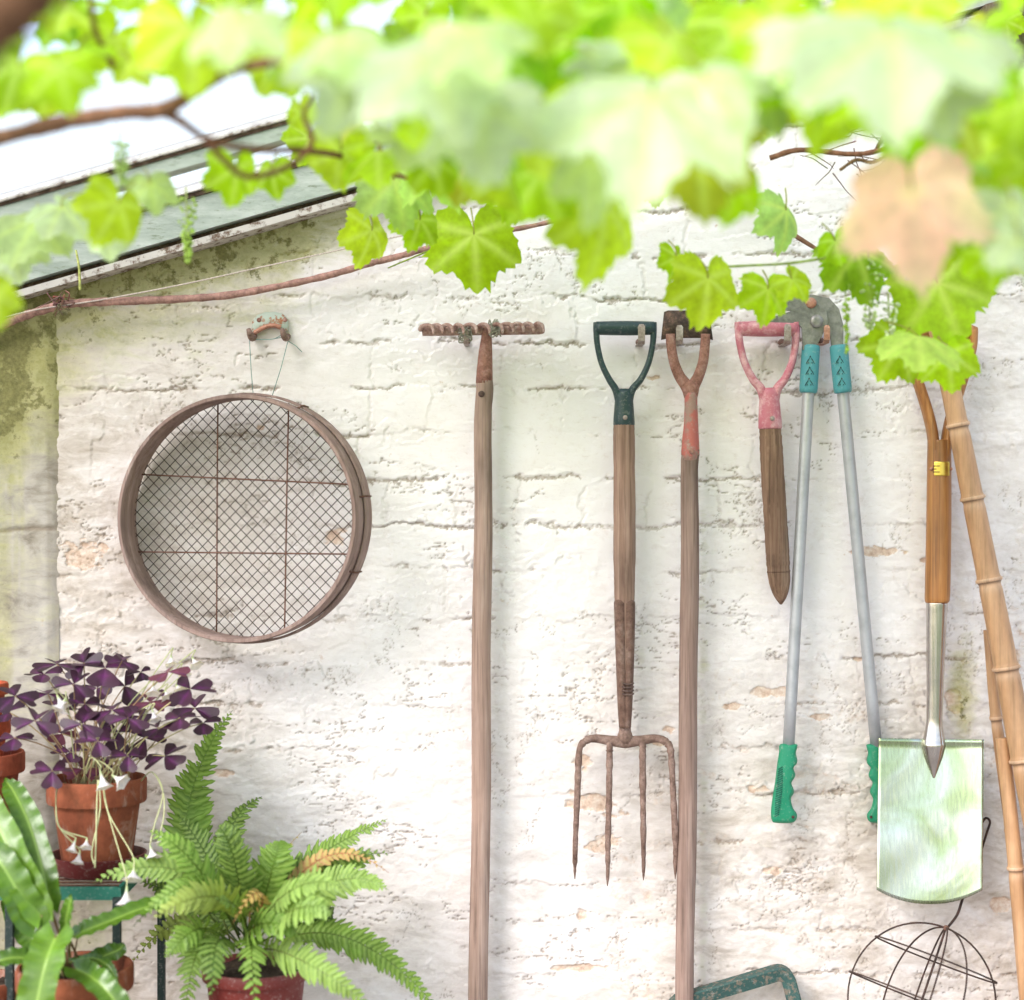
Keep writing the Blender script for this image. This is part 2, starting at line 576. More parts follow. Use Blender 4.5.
def m_ground():
    t = NT('paving_and_lawn')
    v = t.obj((1, 1, 1))
    br = t.n('ShaderNodeTexBrick')
    br.inputs['Scale'].default_value = 1.6
    br.inputs['Color1'].default_value = (.34, .31, .285, 1)
    br.inputs['Color2'].default_value = (.28, .255, .235, 1)
    br.inputs['Mortar'].default_value = (.2, .18, .14, 1)
    br.inputs['Mortar Size'].default_value = .012
    t.l(v, br.inputs['Vector'])
    n = t.noise(v, 6, 8, .7)
    n2 = t.noise(v, 40, 6, .7)
    pv = t.mix(br.outputs['Color'], t.ramp(n, [(.3, .7), (.7, 1.1)]), .8, 'MULTIPLY')
    gr = t.ramp(n2, [(.3, (.09, .14, .04)), (.7, (.20, .26, .10))])
    xyz = t.n('ShaderNodeSeparateXYZ')
    t.l(v, xyz.inputs[0])
    f = t.ramp(t.math('MULTIPLY_ADD', xyz.outputs['Y'], -1), [(0, 0.0), (1, 1.0)])
    far = t.n('ShaderNodeMapRange')
    far.inputs['From Min'].default_value = -4.6
    far.inputs['From Max'].default_value = -4.9
    t.l(t.math('ADD', xyz.outputs['Y'], t.math('MULTIPLY', n, .4)), far.inputs['Value'])
    c = t.mix(pv, gr, far.outputs[0])
    return t.done(t.pbsdf(c, .9, 0, t.bump(n2, .4, .006), spec=.2))


M['ground'] = m_ground()


# ------------------------------------------------------------------ numpy noise
def _hash(ix, iy, seed):
    h = (ix.astype(np.int64) * 374761393 + iy.astype(np.int64) * 668265263 + seed * 974711) & 0x7fffffff
    h = ((h ^ (h >> 13)) * 1274126177) & 0x7fffffff
    h = h ^ (h >> 16)
    return (h & 0xffff) / 65535.0


def vnoise(x, y, seed=0):
    ix, iy = np.floor(x), np.floor(y)
    fx, fy = x - ix, y - iy
    fx, fy = fx * fx * (3 - 2 * fx), fy * fy * (3 - 2 * fy)
    a, b = _hash(ix, iy, seed), _hash(ix + 1, iy, seed)
    c, d = _hash(ix, iy + 1, seed), _hash(ix + 1, iy + 1, seed)
    return (a + (b - a) * fx) * (1 - fy) + (c + (d - c) * fx) * fy


def fbm(x, y, seed=0, o=4, g=.5):
    s, amp, tot = 0, 1.0, 0.0
    for i in range(o):
        s = s + amp * (vnoise(x, y, seed + i * 17) - .5)
        tot += amp
        x, y = x * 2.03 + 11.3, y * 2.03 + 5.7
        amp *= g
    return s / tot * 2


def sst(e0, e1, x):
    t = np.clip((x - e0) / (e1 - e0), 0, 1)
    return t * t * (3 - 2 * t)


SLOPE = .2875
ALPHA = math.atan(SLOPE)
P0 = W(0, 308)


def roof_z(x):
    return P0.z + (x - P0.x) * SLOPE


def wall_sheet(name, x0, x1, z0, z1, step, mat, fn, top_fn=None):
    nx, nz = int((x1 - x0) / step) + 1, int((z1 - z0) / step) + 1
    xs, zs = np.linspace(x0, x1, nx), np.linspace(z0, z1, nz)
    X, Z = np.meshgrid(xs, zs)
    H, masks = fn(X, Z)
    V = np.stack([X, -H, Z], -1).reshape(-1, 3)
    idx = np.arange(nx * nz).reshape(nz, nx)
    q = np.stack([idx[:-1, :-1], idx[:-1, 1:], idx[1:, 1:], idx[1:, :-1]], -1)
    if top_fn is not None:
        keep = (Z[:-1, :-1] < top_fn(X[:-1, :-1]))
        q = q[keep]
    q = q.reshape(-1, 4)
    me = bpy.data.meshes.new(name)
    me.vertices.add(len(V))
    me.vertices.foreach_set('co', V.astype(np.float32).ravel())
    me.loops.add(q.size)
    me.loops.foreach_set('vertex_index', q.ravel().astype(np.int32))
    me.polygons.add(len(q))
    me.polygons.foreach_set('loop_start', (np.arange(len(q)) * 4).astype(np.int32))
    me.update(calc_edges=True)
    at = me.color_attributes.new('masks', 'FLOAT_COLOR', 'POINT')
    at.data.foreach_set('color', masks.reshape(-1, 4).astype(np.float32).ravel())
    me.materials.append(mat)
    me.validate()
    me.shade_smooth()
    o = bpy.data.objects.new(name, me)
    col.objects.link(o)
    return o


CHIPS = [(84, 555, 26, 16), (104, 548, 16, 10), (335, 538, 14, 13), (262, 428, 8, 6), (668, 728, 15, 11), (592, 800, 26, 16), (612, 815, 26, 9),
         (585, 762, 12, 9), (598, 845, 22, 10), (770, 692, 40, 8), (735, 706, 22, 6), (820, 716, 22, 4), (872, 552, 30, 6), (955, 700, 8, 16),
         (1000, 268, 18, 5), (1012, 660, 10, 16), (655, 378, 12, 5), (575, 968, 30, 4), (582, 915, 9, 9), (222, 772, 14, 5),
         (1000, 905, 14, 10), (770, 870, 18, 5), (660, 742, 10, 6), (760, 790, 20, 6), (930, 560, 14, 5), (860, 660, 16, 5)]


def to_px(X, Z):
    return 512 + X * 560, 500 - (Z - 1.25) * 560


def brick_fn(X, Z):
    px, py = to_px(X, Z)
    xw = X + .020 * fbm(X * 7, Z * 9, 1, 3) + .016 * fbm(X * 32, Z * 32, 5, 5, .65)
    zw = Z + .013 * fbm(X * 4, Z * 7, 9, 3) + .0135 * fbm(X * 20, Z * 30, 13, 5, .68) + .005 * fbm(X * 90, Z * 90, 15, 3, .6)
    h, L = .0805, .236
    row = np.floor(zw / h)
    hr = _hash(row, row * 0 + 3, 21)
    off = np.where(row % 2 == 0, 0, .5) * L + (hr - .5) * .10
    head = (_hash(row, row * 0 + 7, 23) > .62)
    Lr = np.where(head, L * .5, L)
    u = (xw + off) / Lr
    bx = np.floor(u)
    ex = np.minimum(u - bx, 1 - (u - bx)) * Lr
    fz = zw / h - row
    up, dn = (1 - fz) * h, fz * h                  # distance below the joint above, above the joint below
    patch = sst(.36, .80, .5 + 1.25 * fbm(X * 2.3, Z * 3.2, 31, 3))          # where paint has not filled the joints
    fine = sst(.40, .72, .5 + 1.5 * fbm(X * 13, Z * 20, 33, 5, .6))
    thin = .0014 + .0022 * fine
    on = (.16 + .84 * patch) * fine
    # undercut: sharp just under each brick, easing out below
    jh = np.where(up < thin, 1.0, np.exp(-(up - thin) / .0075) * .40) * on
    jh = np.maximum(jh, (1 - sst(0, .003, dn)) * on)
    jv = (1 - sst(.0005, .0045, ex)) * patch * sst(.45, .8, fine) * .45
    H = (_hash(bx + row * 57, row, 41) - .5) * .0018 + (_hash(bx, row + 91, 43) - .5) * .0016 * (fz - .5) * 2
    calm = .45 + .55 * np.clip(sst(380, 620, py) + sst(820, 950, px) + sst(260, 120, px) * .5, 0, 1)
    H -= .0044 * np.maximum(jh, jv)
    H += np.exp(-dn / .005) * .0013 * on - np.exp(-np.minimum(up, dn) / .010) * .0006 * patch
    H += .0040 * fbm(X * 6, Z * 6, 51, 3) + calm * (.0014 * fbm(X * 24, Z * 40, 53, 4) + .0010 * fbm(X * 75, Z * 105, 57, 4, .62))
    # ragged lips where coats of paint have come away
    def ledge(fx, fz_, freq, seed, lo, hi, amp):
        lz = Z * freq + 1.5 * fbm(X * fx, Z * fx * .9, seed, 5, .6)
        fr = lz - np.floor(lz)
        m = sst(lo, hi, .5 + 1.3 * fbm(X * 5.5, Z * fz_, seed + 5, 4)) * (.4 + .6 * patch)
        return amp * (fr - .5) * m, m * (1 - sst(.0, .06, np.minimum(fr, 1 - fr)))
    l1, e1 = ledge(10, 15, 17, 61, .60, .74, .0052)
    l2, e2 = ledge(17, 22, 38, 65, .62, .78, .0040)
    H += (l1 + l2) * (.2 + .5 * calm)
    ck = np.abs(fbm(X * 5, Z * 17, 67, 6, .62))
    cm = (1 - sst(.0, .016, ck)) * sst(.50, .68, .5 + 1.4 * fbm(X * 6, Z * 8, 69, 3))
    ck2 = np.abs(fbm(X * 12, Z * 9, 71, 6, .65))
    cm2 = (1 - sst(.0, .016, ck2)) * sst(.58, .74, .5 + 1.4 * fbm(X * 5, Z * 6, 73, 3))
    H -= .0040 * cm + .0026 * cm2
    rubble = sst(500, 900, px) * sst(500, 760, py) * .6 + sst(850, 980, px) * .6
    H += rubble * (.0030 * fbm(X * 42, Z * 52, 59, 4, .65) + .004 * fbm(X * 13, Z * 17, 60, 3))
    deep = np.where(up < thin * 1.3, 1.0, 0) * on
    joint = np.clip(deep * 1.1 + jv * .45 + cm * 1.1 + cm2 * .9 + e1 * .30 * calm + e2 * .26 * calm, 0, 1)
    chip = np.zeros_like(X)
    for (cx, cy, rx, ry) in CHIPS:
        r = np.sqrt(((px - cx) / rx) ** 2 + ((py - cy) / ry) ** 2) + 1.15 * fbm(X * 22, Z * 40, 81 + cx, 5, .66)
        chip = np.maximum(chip, (1 - sst(.30, 1.05, r)) * .90)
    lowr = np.clip(sst(380, 640, px) * sst(380, 800, py) + sst(900, 1010, px) * .6, 0, 1)
    chip = np.maximum(chip, lowr * sst(.62, .92, .5 + 1.25 * fbm(X * 9, Z * 21, 83, 5, .62)) * .40)
    H -= .0026 * sst(.4, .7, chip)
    under = roof_z(X) - Z
    side = sst(460, 250, px)
    moss_shade = sst(.19, .0, under + .05 * fbm(X * 9, Z * 9, 91, 3)) * (.35 + .65 * side) * .78
    moss_shade = np.maximum(moss_shade, sst(.36, .06, under + .08 * fbm(X * 5, Z * 7, 93, 3)) * side * .55)
    moss_shade = np.maximum(moss_shade, sst(150, 60, px) * sst(470, 360, py) * .62)
    moss_shade = np.maximum(moss_shade, sst(880, 1010, px) * sst(130, 40, py) * 1.1)
    side_tint = np.exp(-((px - 962) / 20) ** 2) * np.exp(-((py - 690) / 70) ** 2) * .62 + np.exp(-((px - 703) / 9) ** 2) * sst(380, 520, py) * .34 + np.exp(-((px - 640) / 9) ** 2) * sst(560, 640, py) * sst(760, 700, py) * .3  # green-brown stain by spade, yellowish bands right of hoe and fork handles
    moss_shade = np.maximum(moss_shade, side_tint)
    dirt_shade = 1.0 * sst(520, 40, px) * (.62 + .38 * sst(200, 500, py)) + .7 * sst(330, 60, px) * sst(700, 900, py)  # grimy left side; last term paints shade behind the plants
    dirt_shade = np.maximum(dirt_shade, .95 * sst(480, 860, py) * (.60 + .40 * sst(400, 900, px)))  # creamy grime low down, deepened to even out the brighter light
    dirt_shade = np.maximum(dirt_shade, .45 * sst(860, 1010, px))
    moss_shade = np.maximum(moss_shade, .50 * sst(230, 60, px) * sst(800, 920, py))  # shade below the plant shelf, painted through this mask
    dirt_shade = np.clip(dirt_shade + .18 * fbm(X * 3, Z * 3, 95, 3) * sst(300, 900, py), 0, 1)
    return H, np.stack([joint, np.clip(moss_shade, 0, 1), chip, dirt_shade], -1)


def pier_fn(X, Z):
    px, py = to_px(X, Z)
    H = .010 + .003 * fbm(X * 9, Z * 5, 101, 4) + .0016 * fbm(X * 60, Z * 40, 103, 3)
    edge = (W(59, 500).x - X)
    H = H - .010 * (1 - sst(.0, .016, edge + .004 * fbm(X * 30, Z * 12, 105, 2)))
    line = np.abs(py - 530 + 3.5 * fbm(X * 14, Z * 2, 107, 3) - (px - 28) * -.03)
    crack = 1 - sst(.4, 2.2, line)
    H -= .006 * crack
    groove = np.exp(-((px - 51) / 2.2) ** 2)
    H -= .002 * groove
    moss_shade = 1.5 * sst(560, 350, py + 30 * fbm(X * 8, Z * 5, 109, 3)) * (.55 + .45 * sst(40, 5, px))
    moss_shade = np.maximum(moss_shade, .5 * sst(26, 2, px + 10 * fbm(X * 12, Z * 7, 111, 3)))
    drip = np.clip(fbm(X * 38, Z * 1.4, 113, 3) * 1.5, 0, 1) * (.25 + .75 * sst(700, 300, py)) + .35 * np.clip(fbm(X * 7, Z * 5, 117, 4) * 2, 0, 1)
    moss_shade = np.clip(np.maximum(moss_shade, drip * .9), 0, 1)
    dirt_shade = np.clip(.95 + .3 * fbm(X * 14, Z * 3, 115, 3), 0, 1)
    joint = np.clip(crack * .9 + groove * .35 + .5 * (1 - sst(0, .010, edge)), 0, 1)
    chip = 0 * X
    return H, np.stack([joint, moss_shade, chip, dirt_shade], -1)


XE = W(59, 500).x
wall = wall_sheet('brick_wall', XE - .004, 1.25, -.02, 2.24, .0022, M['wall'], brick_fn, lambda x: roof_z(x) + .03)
tag(wall, 'white painted brick wall with flaking ragged mortar lines behind the hanging tools', 'wall')
pier = wall_sheet('rendered_pier', -1.35, XE, -.02, 1.75, .004, M['pier'], pier_fn, lambda x: roof_z(x) + .03)
tag(pier, 'grey stained render pier with green algae and one horizontal crack', 'pier')
# ground
g = MB()
n = 24
ring = [0, 1, 2.5, 6, 15, 40, 120, 500]
ids = []
for r_ in ring[1:]:
    ids.append([g.vert((r_ * math.cos(2 * math.pi * k / n), r_ * math.sin(2 * math.pi * k / n) - 1, 0)) for k in range(n)])
c0 = g.vert((0, -1, 0))
for k in range(n):
    g.f.append((c0, ids[0][k], ids[0][(k + 1) % n]))
for i in range(len(ids) - 1):
    for k in range(n):
        k2 = (k + 1) % n
        g.f.append((ids[i][k], ids[i + 1][k], ids[i + 1][k2], ids[i][k2]))
g.build('ground', M['ground'], None, kind='structure')

# ------------------------------------------------------------------ glass lean-to roof
U = Vector((math.cos(ALPHA), 0, math.sin(ALPHA)))
N_ = Vector((-math.sin(ALPHA), 0, math.cos(ALPHA)))
YV = Vector((0, 1, 0))
roof = thing('glass_roof', 'sloping glass lean-to roof with weathered white rafters above the mossy wall top', 'glass roof', (P0.x, 0, P0.z))


def roof_bar(name, y0, y1, n0, n1, mat, u0=-.55, u1=2.3, parent=roof):
    b = MB()
    b.obox(P0 + U * (u0 + u1) / 2 + YV * (y0 + y1) / 2 + N_ * (n0 + n1) / 2, U, YV, N_, (u1 - u0) / 2, (y1 - y0) / 2, (n1 - n0) / 2)
    return b.build(name, mat, parent, smooth=False)


roof_bar('flashing', -.052, .02, .000, .012, M['strip'])
roof_bar('gasket_gap', -.030, .02, .0125, .0225, M['gasket_gap'])  # dark strip coloured in for the shaded gap under the rafter
rf1 = roof_bar('rafter', -.056, .02, .023, .082, M['roof_paint'])
roof_bar('gasket_gap', -.062, .0, .0825, .0895, M['gasket_gap'])
roof_bar('glazing_bar', -.070, .0, .090, .100, M['strip'])
roof_bar('gasket_gap', -.066, .0, .1005, .1055, M['gasket_gap'])
rf2 = roof_bar('rafter', -.385, -.345, .062, .0825, M['roof_paint'])
roof_bar('gasket_gap', -.388, -.342, .083, .0885, M['gasket_gap'])
roof_bar('glazing_bar', -.394, -.336, .0886, .0975, M['strip'])
roof_bar('gasket_gap', -.390, -.340, .098, .102, M['gasket_gap'])
roof_bar('glass_pane', -.335, -.071, .091, .095, M['glass'])
roof_bar('glass_pane', -.98, -.395, .091, .095, M['glass'])
# dark timber end of the roof frame in the upper corner
b = MB()
b.obox(W(1030, 6, .05), U, YV, N_, .09, .045, .016)
b.build('end_beam', M['old_beam'], roof, smooth=False)

# ------------------------------------------------------------------ small wall hooks
def wall_hook(px, py, d_front, label, mat, wpx=7, hpx=15):
    root = thing('wall_hook', label, 'hook', W(px, py, 0), 'metal hooks the tools hang from')
    b = MB()
    k = PX(1, d_front)
    c = W(px, py, d_front)
    path = [Vector((c.x, .01, c.z - .010)), Vector((c.x, -.01, c.z - .010)), Vector((c.x, -d_front + .008, c.z - .011)), Vector((c.x, -d_front, c.z - .006)),
            Vector((c.x, -d_front - .001, c.z + .002)), Vector((c.x, -d_front - .001, c.z + hpx * k - .008)), Vector((c.x, -d_front + .0005, c.z + hpx * k - .004))]
    hw = [wpx * k * .5] * 5 + [wpx * k * .5, wpx * k * .3]
    rings = []
    for i, p in enumerate(path):
        t = (path[min(i + 1, len(path) - 1)] - path[max(i - 1, 0)]).normalized()
        nn = Vector((1, 0, 0)).cross(t).normalized() * .0011
        X_ = Vector((hw[i], 0, 0))
        rings.append([b.vert(p + X_ + nn), b.vert(p - X_ + nn), b.vert(p - X_ - nn), b.vert(p + X_ - nn)])
    for i in range(len(rings) - 1):
        for q in range(4):
            b.f.append((rings[i][q], rings[i][(q + 1) % 4], rings[i + 1][(q + 1) % 4], rings[i + 1][q]))
    b.f.append(tuple(rings[0])); b.f.append(tuple(rings[-1]))
    b.build('clip', mat, root, smooth=False)
    s = MB()
    s.tube([(c.x, .01, c.z - .003), (c.x, -.004, c.z - .003), (c.x, -.0065, c.z - .003)], [.006, .006, .003], 10)
    s.build('screw', M['rust'], root)
    return root


# ------------------------------------------------------------------ garden rake
def rake():
    d = .045
    root = thing('garden_rake', 'long wooden rake hung teeth outwards with a pinkish rusty iron head', 'rake', W(478, 1190, d))
    b = MB()
    # channel shaped bar
    for (x0, x1) in ((422, 543),):
        P = [W(x0, 331.5, d), W(x0 + 4, 331, d), W(x1 - 4, 329.5, d), W(x1, 329, d)]
        b.tube(P, [PX(4.4), PX(5), PX(5), PX(4.6)], 10, flat=.5)
    xs = [431, 440, 450, 461, 474, 487, 500, 511, 521, 531, 541]
    for i, x in enumerate(xs):
        ty = 331 - (x - 422) / 121 * 2
        j = (i * 37 % 7 - 3) * .6
        p = [W(x - 9 + j, ty - 1, d + .004), W(x - 7 + j, ty - 4.5, d + .012), W(x - 3, ty - 5.6, d + .026), W(x + 1, ty - 4, d + .040), W(x + 2.5, ty + .5, d + .056), W(x + 2.5, ty + 3.2, d + .066)]
        pp, rr = smooth_path(p, [PX(2.6), PX(2.3), PX(2.1), PX(1.9), PX(1.5), PX(1.0)], 4)
        b.tube(pp, rr, 7)
    b.build('rake_head', M['rust_pink'], root)
    f = MB()
    f.tube([W(487, 328, d), W(486.5, 338, d), W(485.5, 352, d), W(484.6, 372, d), W(484.2, 383.5, d)], [PX(4.5), PX(5.3), PX(6.8), PX(8.0), PX(8.4)], 16)
    f.build('ferrule', M['rust_red'], root)
    h = MB()
    pts, rr = smooth_path([W(484.4, 381, d), W(483.5, 420, d), W(482.5, 560, d), W(481, 760, d), W(478.5, 1000, d + .01), W(476.5, 1190, d + .02)],
                          [PX(8.3), PX(8.8), PX(9.2), PX(9.6), PX(9.6), PX(9.4)], 8)
    pts = [Vector((p.x + .0012 * math.sin(i * .55), p.y, p.z)) for i, p in enumerate(pts)]
    h.tube(pts, worn(rr, 1), 18)
    h.build('handle', M['rake_wood'], root)
    r = MB()
    c = W(481.6, 394.5, d)
    r.lathe([(.0055, 0), (.0058, .002), (.004, .0042), (.001, .005)], (c.x, c.y - PX(8.1), c.z), 12, axis=Matrix.Rotation(R(90), 3, 'X'))
    r.build('rivet', M['rust_dark'], root)
    rs = random.Random(5)
    for cx, cy in ((465, 333), (494, 328)):
        t = MB()
        t.cur = (.42, .40, .33)
        for _ in range(9):
            p = [W(cx + rs.uniform(-7, 7), cy + rs.uniform(-9, 9), d + rs.uniform(.006, .022)) for _ in range(4)]
            pp, rr = smooth_path(p, PX(.75), 5)
            t.tube(pp, rr, 5)
        t.build('twine', M['twine'], root)


rake()
wall_hook(466, 337, .062, 'small grey hook with frayed twine under the rake head', M['hook_metal'], 5, 10)


# ------------------------------------------------------------------ D handles
def d_handle(root, x0, x1, ytop, ybot, cx, neck, d, gpx, apx, mat, sock_y, sock_r, tilt=0):
    """grip bar between the two arms, arms running down into a socket"""
    def T(x, y):
        return x + tilt * (y - ytop), y
    g_ = MB()
    n = 14
    pts, rr = [], []
    for i in range(n + 1):
        t = i / n
        x = x0 + 2 + (x1 - x0 - 4) * t
        pts.append(W(*T(x, ytop + gpx), d))
        rr.append(PX(gpx * (.94 + .06 * math.cos((t - .5) * 4))))
    g_.tube(pts, rr, 16, flat=1.0)
    g_.build('grip', mat, root)
    y_ = MB()
    for s in (-1, 1):
        xe = x0 if s < 0 else x1
        k = cx
        raw = [(xe + 2.6 * -s, ytop + 1.5), (xe + 2.4 * -s, ytop + 10), (xe + 3.4 * -s, ytop + 24), (xe + 7.5 * -s, ytop + 42), (xe + 15.0 * -s, ytop + 58), (k + s * 8.2, ybot - 8), (k + s * 5.2, ybot + 5)]
        pp, rr = smooth_path([W(*T(x, y), d) for x, y in raw], [PX(apx * a) for a in (1.05, 1.0, .92, .92, 1.0, 1.15, 1.1)], 6)
        y_.tube(pp, rr, 12, flat=1.55, flat_axis=(0, 1, 0))
        e = MB
    nk = [(cx, ybot - 9), (cx, ybot - 3), (cx, ybot + 4), (cx, sock_y - 8), (cx, sock_y - 1.5), (cx, sock_y)]
    y_.tube([W(*T(x, y), d) for x, y in nk], [PX(r) for r in (neck * .72, neck * .97, neck, sock_r * .98, sock_r, sock_r * .94)], 18)
    y_.build('yoke', mat, root)
    v = MB()
    c = W(*T(cx + .5, (ybot + sock_y) / 2 + 6), d)
    v.lathe([(.0042, 0), (.0042, .0015), (.003, .003), (.0008, .0035)], (c.x, c.y - PX(sock_r) + .0005, c.z), 12, axis=Matrix.Rotation(R(90), 3, 'X'))
    v.build('rivet', M['hook_metal'], root)


def fork():
    d = .05
    root = thing('garden_fork', 'four-pronged digging fork with dark green grip and brown wooden shaft', 'fork', W(625, 728, d))
    d_handle(root, 594, 656, 321, 398, 624, 9.2, d, 7.2, 3.2, M['dk_green'], 426, 10.6)
    h = MB()
    P = [(624, 424, 10.2), (624, 440, 10.6), (624.5, 500, 11), (624.5, 560, 10.8), (624.5, 602, 10), (625, 640, 8.6), (625, 700, 7)]
    pp, rr = smooth_path([W(x, y, d) for x, y, r in P], [PX(r) for x, y, r in P], 8)
    h.tube(pp, worn(rr, 2), 20)
    h.build('shaft', M['fork_wood'], root)
    s = MB()
    # two straps lapped up the shaft, then the solid neck
    for s_ in (-1, 1):
        P = [(624.5 + s_ * 3.6, 597 + (3 if s_ > 0 else 0), 3.0), (624.5 + s_ * 4.2, 603, 6.4), (624.8 + s_ * 4.0, 625, 6.2), (625 + s_ * 3.4, 665, 5.6), (625 + s_ * 2.2, 705, 5.2), (625 + s_ * 1.2, 727, 4.8)]
        pp, rr = smooth_path([W(x, y, d) for x, y, r in P], [PX(r) for x, y, r in P], 6)
        s.tube(pp, rr, 12, flat=1.75, flat_axis=(0, 1, 0))
    s.build('socket_strap', M['strap_metal'], root)
    w = MB()
    for y in (683, 686.5, 690, 693.5):
        an = [W(628 + 5.5 * math.cos(a), y + 1.3 * math.sin(a), d + .0165 + .003 * math.sin(a)) for a in np.linspace(0, math.pi, 9)]
        w.tube(an, PX(.9), 6)
    w.build('wire_binding', M['rust_dark'], root)
    hd = MB()
    hd.tube([W(625, 722, d), W(625, 731, d), W(625, 738, d), W(625, 743, d)], [PX(5.2), PX(6.0), PX(8.5), PX(7)], 14, flat=.75)
    # cross shoulder
    P = [(585, 739.5, 3.4), (596, 738.5, 4.2), (610, 740.5, 5.0), (625, 742, 6.2), (640, 740.5, 5.0), (654, 738.5, 4.2), (664, 739.5, 3.4)]
    pp, rr = smooth_path([W(x, y, d) for x, y, r in P], [PX(r) for x, y, r in P], 5)
    hd.tube(pp, rr, 12, flat=.8)
    hd.build('fork_head', M['rust'], root)
    tines = [[(600, 738.4), (590, 739), (582, 744), (579, 754), (577.5, 790), (575.5, 840), (575, 862), (574.8, 879)],
             [(609.5, 740), (609.6, 748), (609.5, 760), (609, 800), (608, 840), (607.8, 870), (607.4, 886)],
             [(642.5, 740), (642.6, 748), (642.6, 760), (643, 800), (643.4, 840), (643.6, 866), (643.4, 880)],
             [(650, 738.4), (660, 739), (668, 744), (671, 754), (673, 790), (675.4, 840), (675.4, 862), (675.2, 879)]]
    for tn in tines:
        n = len(tn)
        b = MB()
        rad = [3.4, 3.9, 4.1, 3.9, 3.6, 3.2, 2.6, .5] if n == 8 else [3.6, 3.8, 3.6, 3.4, 3.0, 2.4, .5]
        pp, rr = smooth_path([W(x, y, d + .012 * math.sin(math.pi * i / (n - 1))) for i, (x, y) in enumerate(tn)], [PX(r * .92) for r in rad], 6)
        rs = random.Random(int(tn[0][0]))
        rr = [r * rs.uniform(.84, 1.14) for r in rr]
        b.tube(pp, rr, 8)
        b.build('tine', M['rust'], root)


fork()
wall_hook(641.5, 337, .068, 'grey metal clip over the dark green fork grip', M['hook_metal'], 7, 15)


def hoe():
    d = .05
    root = thing('dutch_hoe', 'long handled hoe hung upside down with red painted socket and rusty blade', 'hoe', W(684, 1190, d))
    b = MB()
    # slightly curved blade
    pl = [(664, 312), (668, 310.5), (704, 310.5), (709, 312), (713, 340), (705, 338), (670, 338), (661, 340)]
    b.prism(pl, d - .002, d + .004)
    b.build('blade', M['hoe_blade'], root)
    y_ = MB()
    for s in (-1, 1):
        P = [(688 + s * 17.5, 334, 4.6), (688 + s * 17, 345, 4.8), (688.5 + s * 14.5, 362, 5.0), (689 + s * 9.5, 376, 5.4), (690 + s * 3.5, 386, 6.2), (690.5, 396, 6.0)]
        pp, rr = smooth_path([W(x, y, d + (.006 if i < 3 else 0)) for i, (x, y, r) in enumerate(P)], [PX(r) for x, y, r in P], 6)
        y_.tube(pp, rr, 12, flat=.8)
    y_.tube([W(690.5, 380, d), W(690.5, 386, d), W(690.7, 392, d), W(690.8, 398, d)], [PX(6), PX(9), PX(8), PX(6.5)], 14, flat=.8)
    y_.build('yoke', M['rust_red'], root)
    s = MB()
    P = [(690.8, 393, 6.5), (691, 405, 6.4), (691, 425, 7.2), (690.5, 442, 8.6), (690.3, 455, 9.2)]
    pp, rr = smooth_path([W(x, y, d) for x, y, r in P], [PX(r) for x, y, r in P], 5)
    s.tube(pp, rr, 16)
    s.tube([W(690.5, 440, d + .006), W(690.3, 455, d + .009), W(690.2, 459, d + .008), W(690.2, 462, d + .005)], [PX(6.5), PX(7.5), PX(6.6), PX(3)], 14, flat=.7)
    s.build('socket', M['red_socket'], root)
    v = MB()
    c = W(690.4, 452, d)
    v.lathe([(.005, 0), (.005, .001), (.0035, .0028), (.001, .0033)], (c.x, c.y - PX(13.2), c.z), 12, axis=Matrix.Rotation(R(90), 3, 'X'))
    v.build('rivet', M['rust_red'], root)
    h = MB()
    P = [(690.2, 450, 8.6), (690, 470, 8.8), (689.4, 560, 9.0), (688.6, 700, 9.3), (686.5, 850, 9.3), (684.8, 1000, 9.0), (682.5, 1190, 8.8)]
    pp, rr = smooth_path([W(x, y, d + .00003 * max(0, y - 700)) for x, y, r in P], [PX(r) for x, y, r in P], 8)
    pp = [Vector((p.x + .0010 * math.sin(i * .43 + 1), p.y, p.z)) for i, p in enumerate(pp)]
    h.tube(pp, worn(rr, 3), 18)
    h.build('handle', M['hoe_wood'], root)


hoe()
wall_hook(679.5, 336, .058, 'grey clip inside the rusty forked neck of the hoe', M['hook_metal'], 7, 13)


def dibber():
    d = .05
    root = thing('dibber', 'short wooden dibber with a faded pink-red grip and pointed dark tip', 'dibber', W(770, 428, d))
    d_handle(root, 736, 798, 321, 397, 767, 10.0, d, 7.8, 4.0, M['pink_red'], 429, 11.8, tilt=.03)
    h = MB()
    P = [(770, 426, 10.6), (770.8, 440, 11.2), (773, 480, 11.6), (775.6, 520, 11.6), (777.6, 555, 11.6), (778.6, 572, 11.4)]
    pp, rr = smooth_path([W(x, y, d) for x, y, r in P], [PX(r) for x, y, r in P], 8)
    rs = random.Random(3)
    rr = [r * rs.uniform(.97, 1.025) for r in rr]
    sh = h.tube(pp, rr, 18)
    sh = h.build('shaft', M['dib_wood'], root)
    t = MB()
    P = [(778.6, 571.5, 11.3), (779.6, 582, 10.6), (780.4, 592, 8.2), (780.8, 599, 5), (781, 604.5, 1)]
    pp, rr = smooth_path([W(x, y, d) for x, y, r in P], [PX(r) for x, y, r in P], 5)
    t.tube(pp, rr, 18)
    t.build('tip', M['dib_wood'], sh)


dibber()
wall_hook(787.5, 337, .069, 'grey clip over the pink-red dibber grip', M['hook_metal'], 7, 15)


